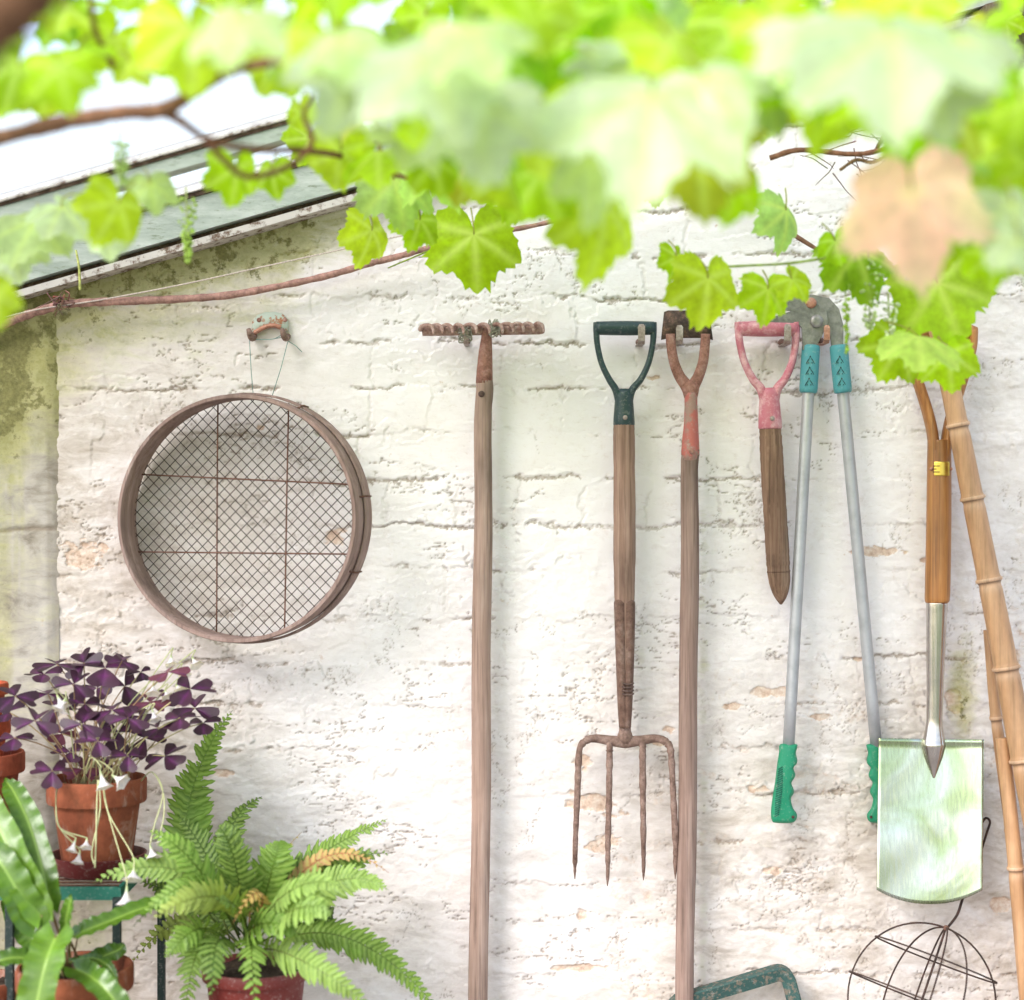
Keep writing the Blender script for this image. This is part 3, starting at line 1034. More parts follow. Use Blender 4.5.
def loppers():
    d = .05
    root = thing('loppers', 'long handled loppers with silver arms, teal sleeves and green finger grips', 'loppers', W(816, 320, d))
    b = MB()
    b.prism([(832, 350), (843, 350), (843.5, 326), (839, 309), (829, 298), (812, 294.5), (782, 296), (757, 299), (744, 302), (741, 306), (747, 310), (775, 308), (798, 312), (812, 314), (824, 320), (830, 334)], d - .004, d + .003, inset=.10)
    b.build('blade', M['steel'], root, sharp=25)
    b = MB()
    b.prism([(802.5, 350), (814, 350), (822, 336), (828, 322), (826, 310), (817, 304), (806, 304), (798, 309), (776, 316), (763, 316), (762, 320), (780, 324), (797, 323), (802, 328)], d + .0035, d + .009, inset=.10)
    b.build('hook_jaw', M['steel'], root, sharp=25)
    for (x, y, r, mt) in ((811, 303, 5.0, 'copper'), (816.5, 321.5, 6.2, 'steel')):
        v = MB()
        c = W(x, y, d + .009)
        pr = PX(r)
        v.lathe([(pr * 1.05, -.008), (pr * 1.05, .003), (pr * .95, .0048), (pr * .5, .0056), (.0003, .0058)], c, 18, axis=Matrix.Rotation(R(90), 3, 'X'))
        v.build('pivot_bolt', M[mt], root)
    for side in (-1, 1):
        # axis of each arm
        A = (811, 345) if side < 0 else (838.5, 345)
        B = (788.5, 748) if side < 0 else (876.5, 748)
        def ax(y):
            t = (y - A[1]) / (B[1] - A[1])
            return A[0] + (B[0] - A[0]) * t
        def dp(y):
            return d if side < 0 else d - (y - 345) / 400 * .026
        a = MB()
        ys = [350, 392, 480, 600, 700, 752]
        a.tube([W(ax(y), y, dp(y)) for y in ys], PX(5.9), 20)
        a.build('arm', M['silver'], root)
        s = MB()
        P = [(345, 7.4), (346.5, 8.9), (350, 9.1), (388, 9.1), (391.5, 8.9), (393, 7.6)]
        s.tube([W(ax(y), y, d) for y, r in P], [PX(r) for y, r in P], 20, flat=.95)
        sl = s.build('sleeve', M['teal'], root)
        # three stacked pairs of small triangles pressed into each sleeve
        k = MB()
        for j, yy in enumerate((357.5, 368.5, 379.5)):
            cx = ax(yy)
            dd = d + PX(9.1) * .95 - .0008
            def tri(x, y, w, h):
                k.prism([(x - w, y + h), (x, y), (x + w, y + h)], dd, dd + .0012, inset=0)
            tri(cx, yy - 2.2, 1.2, 2.2)
            for q in (-1, 1):
                k.tube([W(cx + q * .9, yy + .8, dd + .0008), W(cx + q * 2.6, yy + 3.2, dd + .0006), W(cx + q * 4.2, yy + 6.2, dd - .0004)], [PX(.4), PX(.5), PX(.3)], 5)
                tri(cx + q * 1.7, yy + 4.4, .8, 1.4)
        k.build('triangle_mark', M['teal_dark'], sl, smooth=False)
        out = [(780.5, 744), (796, 744), (797.5, 747), (796, 753), (797.5, 760), (796.5, 764), (793.5, 768), (795.5, 774), (794.5, 778), (791.5, 783), (794, 790), (793.5, 794), (791, 799), (793, 808), (797, 814), (796, 820), (791, 823), (777, 823), (772, 821), (770.8, 812), (772.5, 797), (775, 782), (777, 765), (779, 752)]
        if side > 0:
            out = [(1664 - x, y) for x, y in out]
            out = out[::-1]
        gd = dp(785)
        gr = MB()
        sm = []
        for q in range(len(out)):
            a_, b_, c_, e_ = (Vector((*out[(q + k) % len(out)], 0)) for k in (-1, 0, 1, 2))
            for t in (0, .33, .67):
                v = .5 * ((2 * b_) + (c_ - a_) * t + (2 * a_ - 5 * b_ + 4 * c_ - e_) * t * t + (3 * b_ - a_ - 3 * c_ + e_) * t ** 3)
                sm.append((v.x, v.y))
        rings = []
        for fd, f in ((0, .55), (.05, .74), (.15, .90), (.32, .99), (.5, 1), (.68, .99), (.85, .90), (.95, .76), (1, .58)):
            ring = []
            for (x, y) in sm:
                xc = ax(y) - (3.0 * (y - 745) / 78 if side < 0 else -3.0 * (y - 745) / 78)
                yy = 784 + (y - 784) * (1 - (1 - f) * .22)
                ring.append(gr.vert(W(xc + (x - xc) * f, yy, gd - .014 + .027 * fd)))
            rings.append(ring)
        n_ = len(sm)
        for i in range(len(rings) - 1):
            for k in range(n_):
                gr.f.append((rings[i][k], rings[i][(k + 1) % n_], rings[i + 1][(k + 1) % n_], rings[i + 1][k]))
        gr.f.append(tuple(reversed(rings[0])))
        gr.f.append(tuple(rings[-1]))
        go = gr.build('grip', M['green_grip'], root, sharp=65)
        tx = MB()
        for j in range(22):
            y = 768 + j * 2.25
            x = 779.4 - (y - 768) * .075
            w = 3.2 + 1.5 * math.sin(math.pi * j / 21)
            p, q = (x - w * .4, y + 1.4), (x + w, y - 1.2)
            if side > 0:
                p, q = (1664 - p[0], p[1]), (1664 - q[0], q[1])
            tx.tube([W(*p, gd + .0125), W(*q, gd + .0133)], PX(.62), 5)
        tx.build('grip_ribbing', M['green_dark'], go)
        hl = MB()
        x = 793 if side < 0 else 1664 - 793
        hl.lathe([(PX(1.5), 0), (PX(1.5), .0006), (PX(.4), .0009)], W(x, 817, gd + .0128), 10, axis=Matrix.Rotation(R(90), 3, 'X'))
        hl.build('grip_hole', M['rust_dark'], go)


loppers()
wall_hook(826.8, 336, .064, 'copper coloured clip below the loppers pivot bolts', M['copper'], 6, 13)


def spade():
    d = .05
    root = thing('digging_spade', 'polished steel spade with a split varnished wooden shaft and brass plate', 'spade', W(937, 602, d))
    h = MB()
    P = [(939, 440, 11.2), (939.2, 452, 11.6), (939.2, 466, 11.8), (938.8, 520, 12.2), (937.8, 580, 12.4), (937.2, 599, 12.2), (937.2, 602.5, 11)]
    pp, rr = smooth_path([W(x, y, d) for x, y, r in P], [PX(r) for x, y, r in P], 6)
    h.tube(pp, rr, 20)
    h.build('shaft', M['spade_wood'], root)
    y_ = MB()
    for s in (-1, 1):
        P = [(940 + s * 33, 330, 4.6), (940 + s * 32, 346, 4.8), (940 + s * 27, 366, 5.0), (940 + s * 20, 388, 5.2), (940 + s * 12.5, 412, 5.4), (940 + s * 7.2, 436, 5.4), (939.4 + s * 5.4, 462, 5.2)]
        pp, rr = smooth_path([W(x, y, d) for x, y, r in P], [PX(r) for x, y, r in P], 6)
        y_.tube(pp, rr, 12, flat=1.9, flat_axis=(0, 1, 0))
    y_.build('yoke', M['spade_wood'], root)
    g_ = MB()
    g_.tube([W(903, 332, d), W(908, 332, d), W(925, 332, d), W(955, 332, d), W(972, 332, d), W(977, 332, d)], [PX(5), PX(7), PX(7.8), PX(7.8), PX(7), PX(5)], 16)
    g_.build('grip', M['spade_wood'], root)
    p = MB()
    c = W(940, 469, d)
    rr = PX(12.4)
    ring = []
    for y in (462, 463, 475, 476):
        pts = []
        for a in np.linspace(-.62, .62, 13):
            q = W(939.2, y, d)
            r2 = rr + (.0008 if y in (463, 475) else 0)
            pts.append(p.vert((q.x + r2 * math.sin(a), q.y - r2 * math.cos(a), q.z)))
        ring.append(pts)
    for i in range(3):
        for k in range(12):
            p.f.append((ring[i][k], ring[i][k + 1], ring[i + 1][k + 1], ring[i + 1][k]))
    br = p.build('brass_plate', M['brass'], root, smooth=False)
    e = MB()
    for yy, xs in ((466, (933, 945)), (469, (932.5, 938)), (469, (940.5, 946)), (472, (933, 945))):
        e.tube([W(xs[0], yy, d + rr + .0006 - .003), W((xs[0] + xs[1]) / 2, yy, d + rr + .0012 - (.0008 if xs[1] - xs[0] > 8 else .0019)), W(xs[1], yy, d + rr - .003)], PX(.45), 5)
    e.build('embossed_line', M['rust_dark'], br)
    for s in (-1, 1):
        v = MB()
        q = W(939.2 + s * 9.6, 469, d)
        v.ball((q.x, q.y - rr * .62, q.z), PX(2.0), 8, 5)
        v.build('rivet', M['copper'], root)
    so = MB()
    P = [(937.2, 601, 10.2), (937, 604, 10.6), (936, 640, 9.8), (935, 690, 8.2), (934.3, 722, 7.9), (934, 738, 10.5), (934, 746, 11.5), (934, 757, 8.6), (934, 768, 4.6), (934, 778, .8)]
    pp, rr_ = smooth_path([W(x, y, d + max(0, y - 736) * .00016) for x, y, r in P], [PX(r) for x, y, r in P], 5)
    so.tube(pp, rr_, 20, flat=.8)
    so.build('socket', M['silver_bright'], root)
    # dished blade
    bl = MB()
    nu, nv = 36, 44
    idx = []
    for j in range(nv + 1):
        v = j / nv
        rowi = []
        for i in range(nu + 1):
            u = i / nu
            s = u * 2 - 1
            xl, xr = 878.5 - 2.0 * v, 984 - 1.5 * v
            x = xl + (xr - xl) * u
            ytop = 738 + 1.5 * u + 2.0 * (1 - abs(s)) * 0
            ybot = 904 - 14 * abs(s) ** 2.2
            y = ytop + (ybot - ytop) * v
            dd = d - .006 + .040 * v + .010 * s * s * (1 - .3 * v)
            dd += .004 * math.exp(-(v / .025) ** 2) * min(1, abs(s) * 3)
            dd += .0012 * math.sin(6 * u + 5 * v) * math.sin(7 * v + 2 * u)
            rowi.append(bl.vert(W(x, y, dd)))
        idx.append(rowi)
    for j in range(nv):
        for i in range(nu):
            bl.f.append((idx[j][i], idx[j][i + 1], idx[j + 1][i + 1], idx[j + 1][i]))
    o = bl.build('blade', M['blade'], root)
    md = o.modifiers.new('Solidify', 'SOLIDIFY')
    md.thickness = .0022


M['silver_bright'] = m_metal('socket_steel', (.62, .56, .52), .16, streak=.15)
spade()
wall_hook(940, 342, .068, 'grey metal clip under the wooden spade grip behind leaves', M['hook_metal'], 7, 15)


# ------------------------------------------------------------------ sieve
def sieve():
    cm = W(250, 518, .052)
    root = thing('garden_sieve', 'round wooden garden sieve with criss-cross wire mesh hanging on the wall', 'sieve', cm)
    rot = Matrix.Rotation(R(-10.5), 3, 'Z')

    def T(x, y, z):
        return cm + rot @ Vector((x, y, z))
    ax = Matrix.Rotation(R(90), 3, 'X')      # lathe height runs to -y (towards the viewer)

    def hoop(name, prof, mat, seed, wob=.006):
        b = MB()
        n = 96
        rs = random.Random(seed)
        p1, p2 = rs.uniform(0, 6), rs.uniform(0, 6)
        rings = []
        for (r, h) in prof:
            rings.append([b.vert(T((r * (1 + wob * math.sin(2 * a + p1) + wob * .5 * math.sin(3 * a + p2))) * math.cos(a), -h, (r * (1 + wob * math.sin(2 * a + p1) + wob * .5 * math.sin(3 * a + p2))) * math.sin(a)))
                          for a in (2 * math.pi * k / n for k in range(n))])
        m = len(rings)
        for i in range(m):
            for k in range(n):
                b.f.append((rings[i][k], rings[i][(k + 1) % n], rings[(i + 1) % m][(k + 1) % n], rings[(i + 1) % m][k]))
        return b.build(name, mat, root, sharp=40)
    hoop('hoop', [(.2075, .012), (.213, .012), (.2145, .045), (.2145, .074), (.2130, .078), (.2080, .078), (.2062, .075), (.2068, .045)], M['hoop_wood'], 1, .004)
    hoop('outer_hoop', [(.2150, -.010), (.2185, -.010), (.2195, .005), (.2195, .026), (.2180, .029), (.2155, .029)], M['hoop_wood'], 1, .004)
    w = MB()
    r0 = .2095
    n = 29
    sp = .0144
    rs = random.Random(11)
    for dirn in (1, -1):
        for i in range(-n // 2, n // 2 + 1):
            o = (i + .5) * sp + rs.uniform(-.0006, .0006)
            if abs(o) > r0 - .004:
                continue
            hl = math.sqrt(r0 * r0 - o * o)
            pts = []
            for k in range(-4, 5):
                t = hl * k / 4
                x = (t + o * -dirn) * .70711
                z = (t * dirn + o) * .70711
                pts.append(T(x, -.016 - dirn * .0008 - .0012 * math.cos(3 * x / r0), z))
            w.tube(pts, .00080, 5, caps=False)
    w.build('wire_mesh', M['wire'], root)
    for (x0, z0, x1, z1) in ((-.052, .2, -.055, -.2), (.077, .2, .069, -.2), (-.2, .077, .2, .058), (-.2, -.060, .2, -.062)):
        b = MB()
        L_ = []
        for k in range(9):
            t = k / 8
            x, z = x0 + (x1 - x0) * t, z0 + (z1 - z0) * t
            L_.append(T(x, -.0195 - .001 * math.sin(5 * t), z))
        b.tube(L_, .0014, 6)
        b.build('support_wire', M['wire_red'], root)
    for an in (62, 10, -25, 118, 205):
        a = R(an)
        b = MB()
        p = [T(.2200 * math.cos(a), .010, .2200 * math.sin(a)), T(.2215 * math.cos(a), -.015, .2215 * math.sin(a)), T(.2205 * math.cos(a), -.031, .2205 * math.sin(a)), T(.2165 * math.cos(a), -.034, .2165 * math.sin(a)), T(.2155 * math.cos(a), -.048, .2155 * math.sin(a))]
        b.tube(p, .0016, 6)
        b.build('wire_tie', M['wire_red'], root)
    c = MB()
    c.cur = (.22, .36, .33)
    for p in ([W(249.5, 340, .03), W(251, 368, .032), W(253.5, 399, .035)], [W(288, 341, .03), W(281, 368, .032), W(271.5, 398, .035)], [W(256, 339.5, .034), W(270, 339.5, .034), W(284, 337, .034)],
              [W(274, 339, .034), W(279, 336.5, .036), W(282, 334.5, .034)], [W(288, 341, .03), W(296, 346, .026), W(302, 352, .024)]):
        c.tube(p, .0007, 5)
    c.build('hanging_cord', M['twine'], root)


sieve()


def sieve_hook():
    root = thing('bracket_hook', 'rusty two-pegged iron bracket with flaking pale green paint above the sieve', 'hook', W(270, 325, 0))
    b = MB()
    arch = [(252, 333), (252.5, 322), (257, 315.5), (265, 312.5), (275, 312), (283, 314), (288, 319), (288.5, 331), (284, 332), (281, 327), (274, 325.5), (266, 327), (259, 331.5)]
    b.prism(arch, -.004, .012)
    b.build('plate', m_paint('bracket_paint', (.60, .66, .58), (.40, .17, .09), wear=.52, rough=.7, sc=1.6, soft=.06), root)
    bb = MB()
    P = [(254, 333), (262, 328.5), (268, 326), (275, 325.5), (281, 327.5)]
    pp, rr = smooth_path([W(x, y, .012) for x, y in P], PX(2.3), 5)
    bb.tube(pp, rr, 8)
    bb.build('rib', M['copper'], root)
    for x in (250.5, 284):
        p = MB()
        pp, rr = smooth_path([W(x + 4, 336, -.004), W(x + 3, 338, .02), W(x + 1, 338, .036), W(x - .5, 334, .044), W(x - 2, 329, .042)], [PX(3), PX(3), PX(3.2), PX(3.2), PX(2.2)], 5)
        p.tube(pp, rr, 10)
        p.build('peg', M['rust'], root)
    for x, y in ((259, 320), (285, 320)):
        s = MB()
        s.ball(W(x, y, .012), PX(2.4), 10, 5, (1, .5, 1))
        s.build('screw', M['rust_red'], root)


sieve_hook()


# ------------------------------------------------------------------ bamboo canes
def cane(label, pts, radii, nodes, seed, tone=1.0):
    root = thing('bamboo_cane', label, 'cane', Vector(pts[-1]), 'bamboo canes leaning on the wall')
    pp, rr = smooth_path(pts, radii, 40)
    base = (.55 * tone, .315 * tone, .17 * tone)
    cols, out = [], []
    rs = random.Random(seed)
    # arc positions 0..1
    n = len(pp)
    cols = []
    for i, p in enumerate(pp):
        z = 500 - (p.z - CAM_Z) * FPX / (CAM_D + p.y)
        k, dk, wh = 1.0, 0.0, 0.0
        for q in nodes:
            dz = z - q
            k += .13 * math.exp(-(dz / 2.6) ** 2) - .06 * math.exp(-((dz - 5) / 3) ** 2)
            dk = max(dk, math.exp(-((dz - 2.2) / 1.6) ** 2))
            wh = max(wh, math.exp(-((dz - 7) / 5) ** 2) * .6)
        rr[i] *= k
        c = [b * (1 - .55 * dk) + .10 * wh for b in base]
        cols.append(tuple(c))
    b = MB()
    b.tube(pp, rr, 20, cols=cols)
    b.build('stalk', M['bamboo'], root)
    for q in nodes:
        r = MB()
        best = min(range(1, n - 1), key=lambda i: abs(500 - (pp[i].z - CAM_Z) * FPX / (CAM_D + pp[i].y) - q))
        t = (pp[best + 1] - pp[best - 1]).normalized() * .0022
        r.cur = (.66 * tone, .42 * tone, .27 * tone)
        r.tube([pp[best] - t * 1.6, pp[best] - t, pp[best] + t, pp[best] + t * 1.6], [rr[best] * .9, rr[best] * 1.04, rr[best] * 1.04, rr[best] * .9], 20)
        r.build('node_ring', M['bamboo'], root)
    return root


def fine_path(P, n=12):
    """insert points between so node rings have resolution"""
    out = []
    for a, b_ in zip(P[:-1], P[1:]):
        for i in range(n):
            out.append(Vector(a).lerp(Vector(b_), i / n))
    out.append(Vector(P[-1]))
    return out


def bam(label, P, r0, r1, nodes, seed, tone=1.0):
    pts = fine_path(P, 6)
    n = len(pts)
    cane(label, pts, [r0 + (r1 - r0) * i / (n - 1) for i in range(n)], nodes, seed, tone)


def floor_pt(px, d):
    k = (CAM_D - d) / FPX
    return Vector(((px - 512) * k, -d, .0))


bam('thick bamboo cane leaning across the spade handle and out past the wall edge',
    [W(938, 330, .085), W(953, 400, .09), W(967, 470, .095), W(985, 560, .10), W(1001, 640, .11), W(1018, 730, .12), W(1046, 870, .14), floor_pt(1125, .26)],
    PX(9.0), PX(13.5), [425, 498, 580, 668, 760, 850, 940, 1040], 3)
bam('thin bamboo cane half hidden behind the thick one with a dark joint',
    [W(988, 630, .05), W(993, 690, .052), W(996, 718, .053), W(1003, 770, .054), floor_pt(1064, .07)], PX(4.6), PX(6.4), [718, 830, 930, 1050], 5, .85)
bam('pale slim bamboo cane with a cut top standing in front of the thin dark-jointed cane',
    [W(1002, 738, .10), W(1008, 790, .10), W(1016, 870, .105), W(1025, 970, .11), floor_pt(1050, .14)], PX(6.2), PX(8.6), [868, 1010, 1100], 9, 1.12)


# ------------------------------------------------------------------ wire ball frame
def wire_ball():
    c = W(922, 1000, .155)
    root = thing('wire_ball', 'dark wire globe plant frame on a stake below the spade', 'plant frame', c)
    r = .128
    A = Vector((.36, .19, .90)).normalized()        # stake axis
    E1 = A.cross(Vector((0, -1, 0))).normalized()
    E2 = A.cross(E1).normalized()

    def ring(cen, a, b_, rad):
        pts = [cen + a * math.cos(t) * rad + b_ * math.sin(t) * rad for t in np.linspace(0, 2 * math.pi, 65)]
        m = MB()
        m.tube(pts, .0016, 6, caps=False)
        m.build('ring', M['wire'], root)
    tiltA = (A + Vector((0, -.0, 0))).normalized()
    for an in (0, 78, 102):
        e = E1 * math.cos(R(an)) + E2 * math.sin(R(an))
        ring(c, A, e, r)
    B1 = (E1 + A * 0).normalized()
    for f in (.56, 0.0, -.56):
        ring(c + A * r * f, B1, (E2 + A * .0).normalized(), r * math.sqrt(1 - f * f))
    m = MB()
    m.tube([c - A * (r + .10), c + A * r], .0021, 8)
    pp, rr = smooth_path([c + A * (r - .004), W(957, 915, .085), W(964, 895, .045), W(983, 845, .025)], .0024, 6)
    m.tube(pp, rr, 8)
    pp, rr = smooth_path([W(982, 848, .03), W(987, 832, .028), W(990, 822, .022), W(986, 818, .02), W(981, 824, .026)], .0022, 6)
    m.tube(pp, rr, 8)
    m.build('stake', M['wire'], root)
    t = MB()
    q = c + A * r
    t.ball(q, .005, 8, 5)
    t.build('wire_knot', M['wire_red'], root)


wire_ball()


# ------------------------------------------------------------------ old green metal frame
def green_frame():
    root = thing('metal_tray_frame', 'worn green metal frame with a rounded corner leaning on the wall beside the hoe', 'metal frame', W(745, 1040, .05))
    b = MB()
    ang = R(16.5)
    O = W(792, 964, .06)
    ux = Vector((-math.cos(ang), 0, -math.sin(ang)))
    uz = Vector((math.sin(ang) * .88, -.02, -math.cos(ang))).normalized()
    S, H2, rc, wd = .235, .24, .030, .024
    # rounded rectangle, swept with an L profile
    path = []
    corners = [(0, 0), (S, 0), (S, H2), (0, H2)]
    cen = [(rc, rc), (S - rc, rc), (S - rc, H2 - rc), (rc, H2 - rc)]
    starts = [180, 270, 0, 90]
    for (cx, cy), st in zip(cen, starts):
        for k in range(7):
            a = R(st + 90 * k / 6)
            path.append((cx + rc * math.cos(a), cy + rc * math.sin(a)))
    n = len(path)
    prof = [(0, 0), (0, .030), (.002, .032), (wd * .4, .030), (wd, .026), (wd + .001, .023), (wd * .9, .003), (wd * .5, 0)]
    rings = []
    mx, my = S / 2, H2 / 2
    for i, (x, y) in enumerate(path):
        a, c_ = path[i - 1], path[(i + 1) % n]
        t = Vector((c_[0] - a[0], c_[1] - a[1])).normalized()
        nn = Vector((-t.y, t.x))
        if nn.dot(Vector((mx - x, my - y))) < 0:
            nn = -nn
        rings.append([b.vert(O + ux * (x + nn.x * u) + uz * (y + nn.y * u) + Vector((0, .03 - v, 0))) for u, v in prof])
    m = len(prof)
    for i in range(n):
        for k in range(m):
            b.f.append((rings[i][k], rings[i][(k + 1) % m], rings[(i + 1) % n][(k + 1) % m], rings[(i + 1) % n][k]))
    b.build('rim', M['frame_green'], root, sharp=35)
    for x in (.03, S - .03):
        l = MB()
        p = O + ux * x + uz * (H2 - .004)
        l.tube([p, Vector((p.x, p.y - .05, .0))], .006, 8)
        l.build('leg', M['frame_green'], root)


green_frame()

# ------------------------------------------------------------------ plant stand, pots and plants
def pot_profile(rr, rb, h, rim, th=.007):
    """outside up, over the rim, down inside"""
    return [(rb * .2, 0), (rb * .96, 0), (rb, .004), (rr * .93 - (rr * .93 - rb) * rim / h, h - rim), (rr * .985, h - rim + .001), (rr, h - rim + .005), (rr, h - .004), (rr - .002, h), (rr - th + .001, h), (rr - th, h - .004),
            (rr * .93 - th, h - rim), (rb - th + .004, .012), (.002, .012)]


def pot(root, name, c, rr, rb, h, rim, mat, soil=True, seed=0):
    b = MB()
    b.lathe(pot_profile(rr, rb, h, rim), c, 56, wob=.004, seed=seed)
    o = b.build(name, mat, root, sharp=60)
    if soil:
        s = MB()
        rs = random.Random(seed)
        n = 30
        z = c.z + h - rim * .55
        rings = []
        for j, f in enumerate((.0, .25, .5, .75, 1.0)):
            rings.append([s.vert((c.x + math.cos(2 * math.pi * k / n) * (rr - .009) * f, c.y + math.sin(2 * math.pi * k / n) * (rr - .009) * f, z + rs.uniform(-.005, .006))) for k in range(n)])
        for j in range(4):
            for k in range(n):
                s.f.append((rings[j][k], rings[j][(k + 1) % n], rings[j + 1][(k + 1) % n], rings[j + 1][k]))
        s.build('soil', M['soil'], root)
    return o


TIER, LOW = .630, .362


def plant_stand():
    root = thing('plant_stand', 'green metal plant stand with a wire shelf carrying the purple leaved plant', 'plant stand', (-.8, -.2, 0))

    def rail(name, pts, r, mat, flat=1.0):
        b = MB()
        b.tube(pts, r, 8, flat=flat, flat_axis=(0, 1, 0))
        return b.build(name, mat, root)
    xl, xr = -1.06, W(120, 0, .32).x
    yf, yb = -.325, -.09
    fr = MB()
    for (a, b_) in (((xl, yf), (xr, yf)), ((xr, yf), (xr, yb)), ((xr, yb), (xl, yb)), ((xl, yb), (xl, yf))):
        A, B = Vector((*a, TIER - .011)), Vector((*b_, TIER - .011))
        d_ = (B - A).normalized()
        fr.obox((A + B) / 2, d_, (0, 0, 1), d_.cross(Vector((0, 0, 1))), (B - A).length / 2 + .0035, .0105, .003)
    fr.build('shelf_rim', M['green_stand'], root, smooth=False)
    n = 9
    for i in range(n):
        y = yf + .02 + (yb - yf - .04) * i / (n - 1)
        rail('shelf_wire', [(xl + .002, y, TIER - .003), (xr - .002, y, TIER - .003)], .0022, M['wire_red'])
    x2 = W(131, 0, .32).x
    for (x, y) in ((xr - .002, yf - .008), (x2 + .002, yb + .01), (W(12, 0, .32).x, yf - .008), (xl + .01, yb + .01)):
        b = MB()
        b.obox((x, y, TIER / 2 - .008), (1, 0, 0), (0, 1, 0), (0, 0, 1), .0062, .0062, TIER / 2 - .008)
        b.build('leg', M['black_green'], root, smooth=False)
    # lower tier, long enough for the pots in front and to the side
    b = MB()
    X0, X1, Y0, Y1 = -1.06, -.27, -.54, -.08
    for i in range(7):
        y = Y0 + .03 + (Y1 - Y0 - .06) * i / 6
        b.box(X0, X1, y - .026, y + .026, LOW - .018, LOW)
    b.build('lower_shelf', M['old_beam'], root, smooth=False)
    for x in (X0 + .03, X1 - .03):
        for y in (Y0 + .03, Y1 - .03):
            c = MB()
            c.box(x - .015, x + .015, y - .015, y + .015, 0, LOW - .0185)
            c.build('leg', M['black_green'], root, smooth=False)


plant_stand()
sc_ = W(98, 862, .22)
s_root = MB()
s_root.lathe([(.01, 0), (.062, 0), (.066, .003), (.079, .030), (.080, .033), (.0765, .033), (.064, .006), (.002, .006)], (sc_.x, sc_.y, TIER + .0005), 48, wob=.004)
tag(s_root.build('plant_saucer', M['saucer'], None, sharp=50), 'dark red plastic saucer under the pot of purple leaves', 'saucer')


# --- purple shamrock
def leaflet(b, base, out, up, L, wd, fold, edge, mid):
    """one notched triangular leaflet, folded along its midrib"""
    out = Vector(out).normalized()
    up = (Vector(up) - out * Vector(up).dot(out)).normalized()
    sd = out.cross(up)
    rows = []
    for j, t in enumerate((0.02, .2, .42, .62, .80, .92, 1.0)):
        row = []
        hw = wd * (t ** .80) * (1 - .50 * max(0, (t - .70) / .30) ** 2.4)
        for i, s in enumerate((-1, -.6, -.25, 0, .25, .6, 1)):
            lon = t * L * (1 - .17 * t ** 3 * math.exp(-(s / .42) ** 2))
            p = base + out * lon + sd * hw * s * math.cos(fold) + up * (abs(s) * hw * math.sin(fold) - .10 * L * t * t)
            core = math.exp(-((t - .40) / .20) ** 2) * math.exp(-(s / .45) ** 2)
            c = tuple(e + (m - e) * core for e, m in zip(edge, mid))
            row.append(b.vert(p, c, (.9 if s == 0 else 0, 0, 0)))
        rows.append(row)
    for j in range(6):
        for i in range(6):
            b.f.append((rows[j][i], rows[j][i + 1], rows[j + 1][i + 1], rows[j + 1][i]))


def flower(root, p, dirn, L, r, ped):
    b = MB()
    b.cur = (.80, .70, .80)
    d_ = Vector(dirn).normalized()
    q = d_.to_track_quat('Z', 'X').to_matrix()
    n = 15
    rings = []
    for (rr, h) in ((.10, 0), (.16, .18), (.24, .45), (.46, .72), (.80, .92), (1.0, 1.0)):
        ring = []
        for k in range(n):
            a = 2 * math.pi * k / n
            lob = 1 + (.22 * math.cos(5 * a) if h > .7 else 0)
            cc = (.90, .83, .90) if h > .3 else (.60, .68, .38)
            ring.append(b.vert(Vector(p) + q @ Vector((math.cos(a) * rr * r * lob, math.sin(a) * rr * r * lob, h * L)), cc))
        rings.append(ring)
    for i in range(len(rings) - 1):
        for k in range(n):
            b.f.append((rings[i][k], rings[i][(k + 1) % n], rings[i + 1][(k + 1) % n], rings[i + 1][k]))
    fo = b.build('flower', M['petal'], root)
    s = MB()
    s.cur = (.50, .50, .26)
    pp, rr = smooth_path(ped + [p], .0011, 6)
    s.tube(pp, rr, 5)
    s.build('flower_stalk', M['stem'], fo)


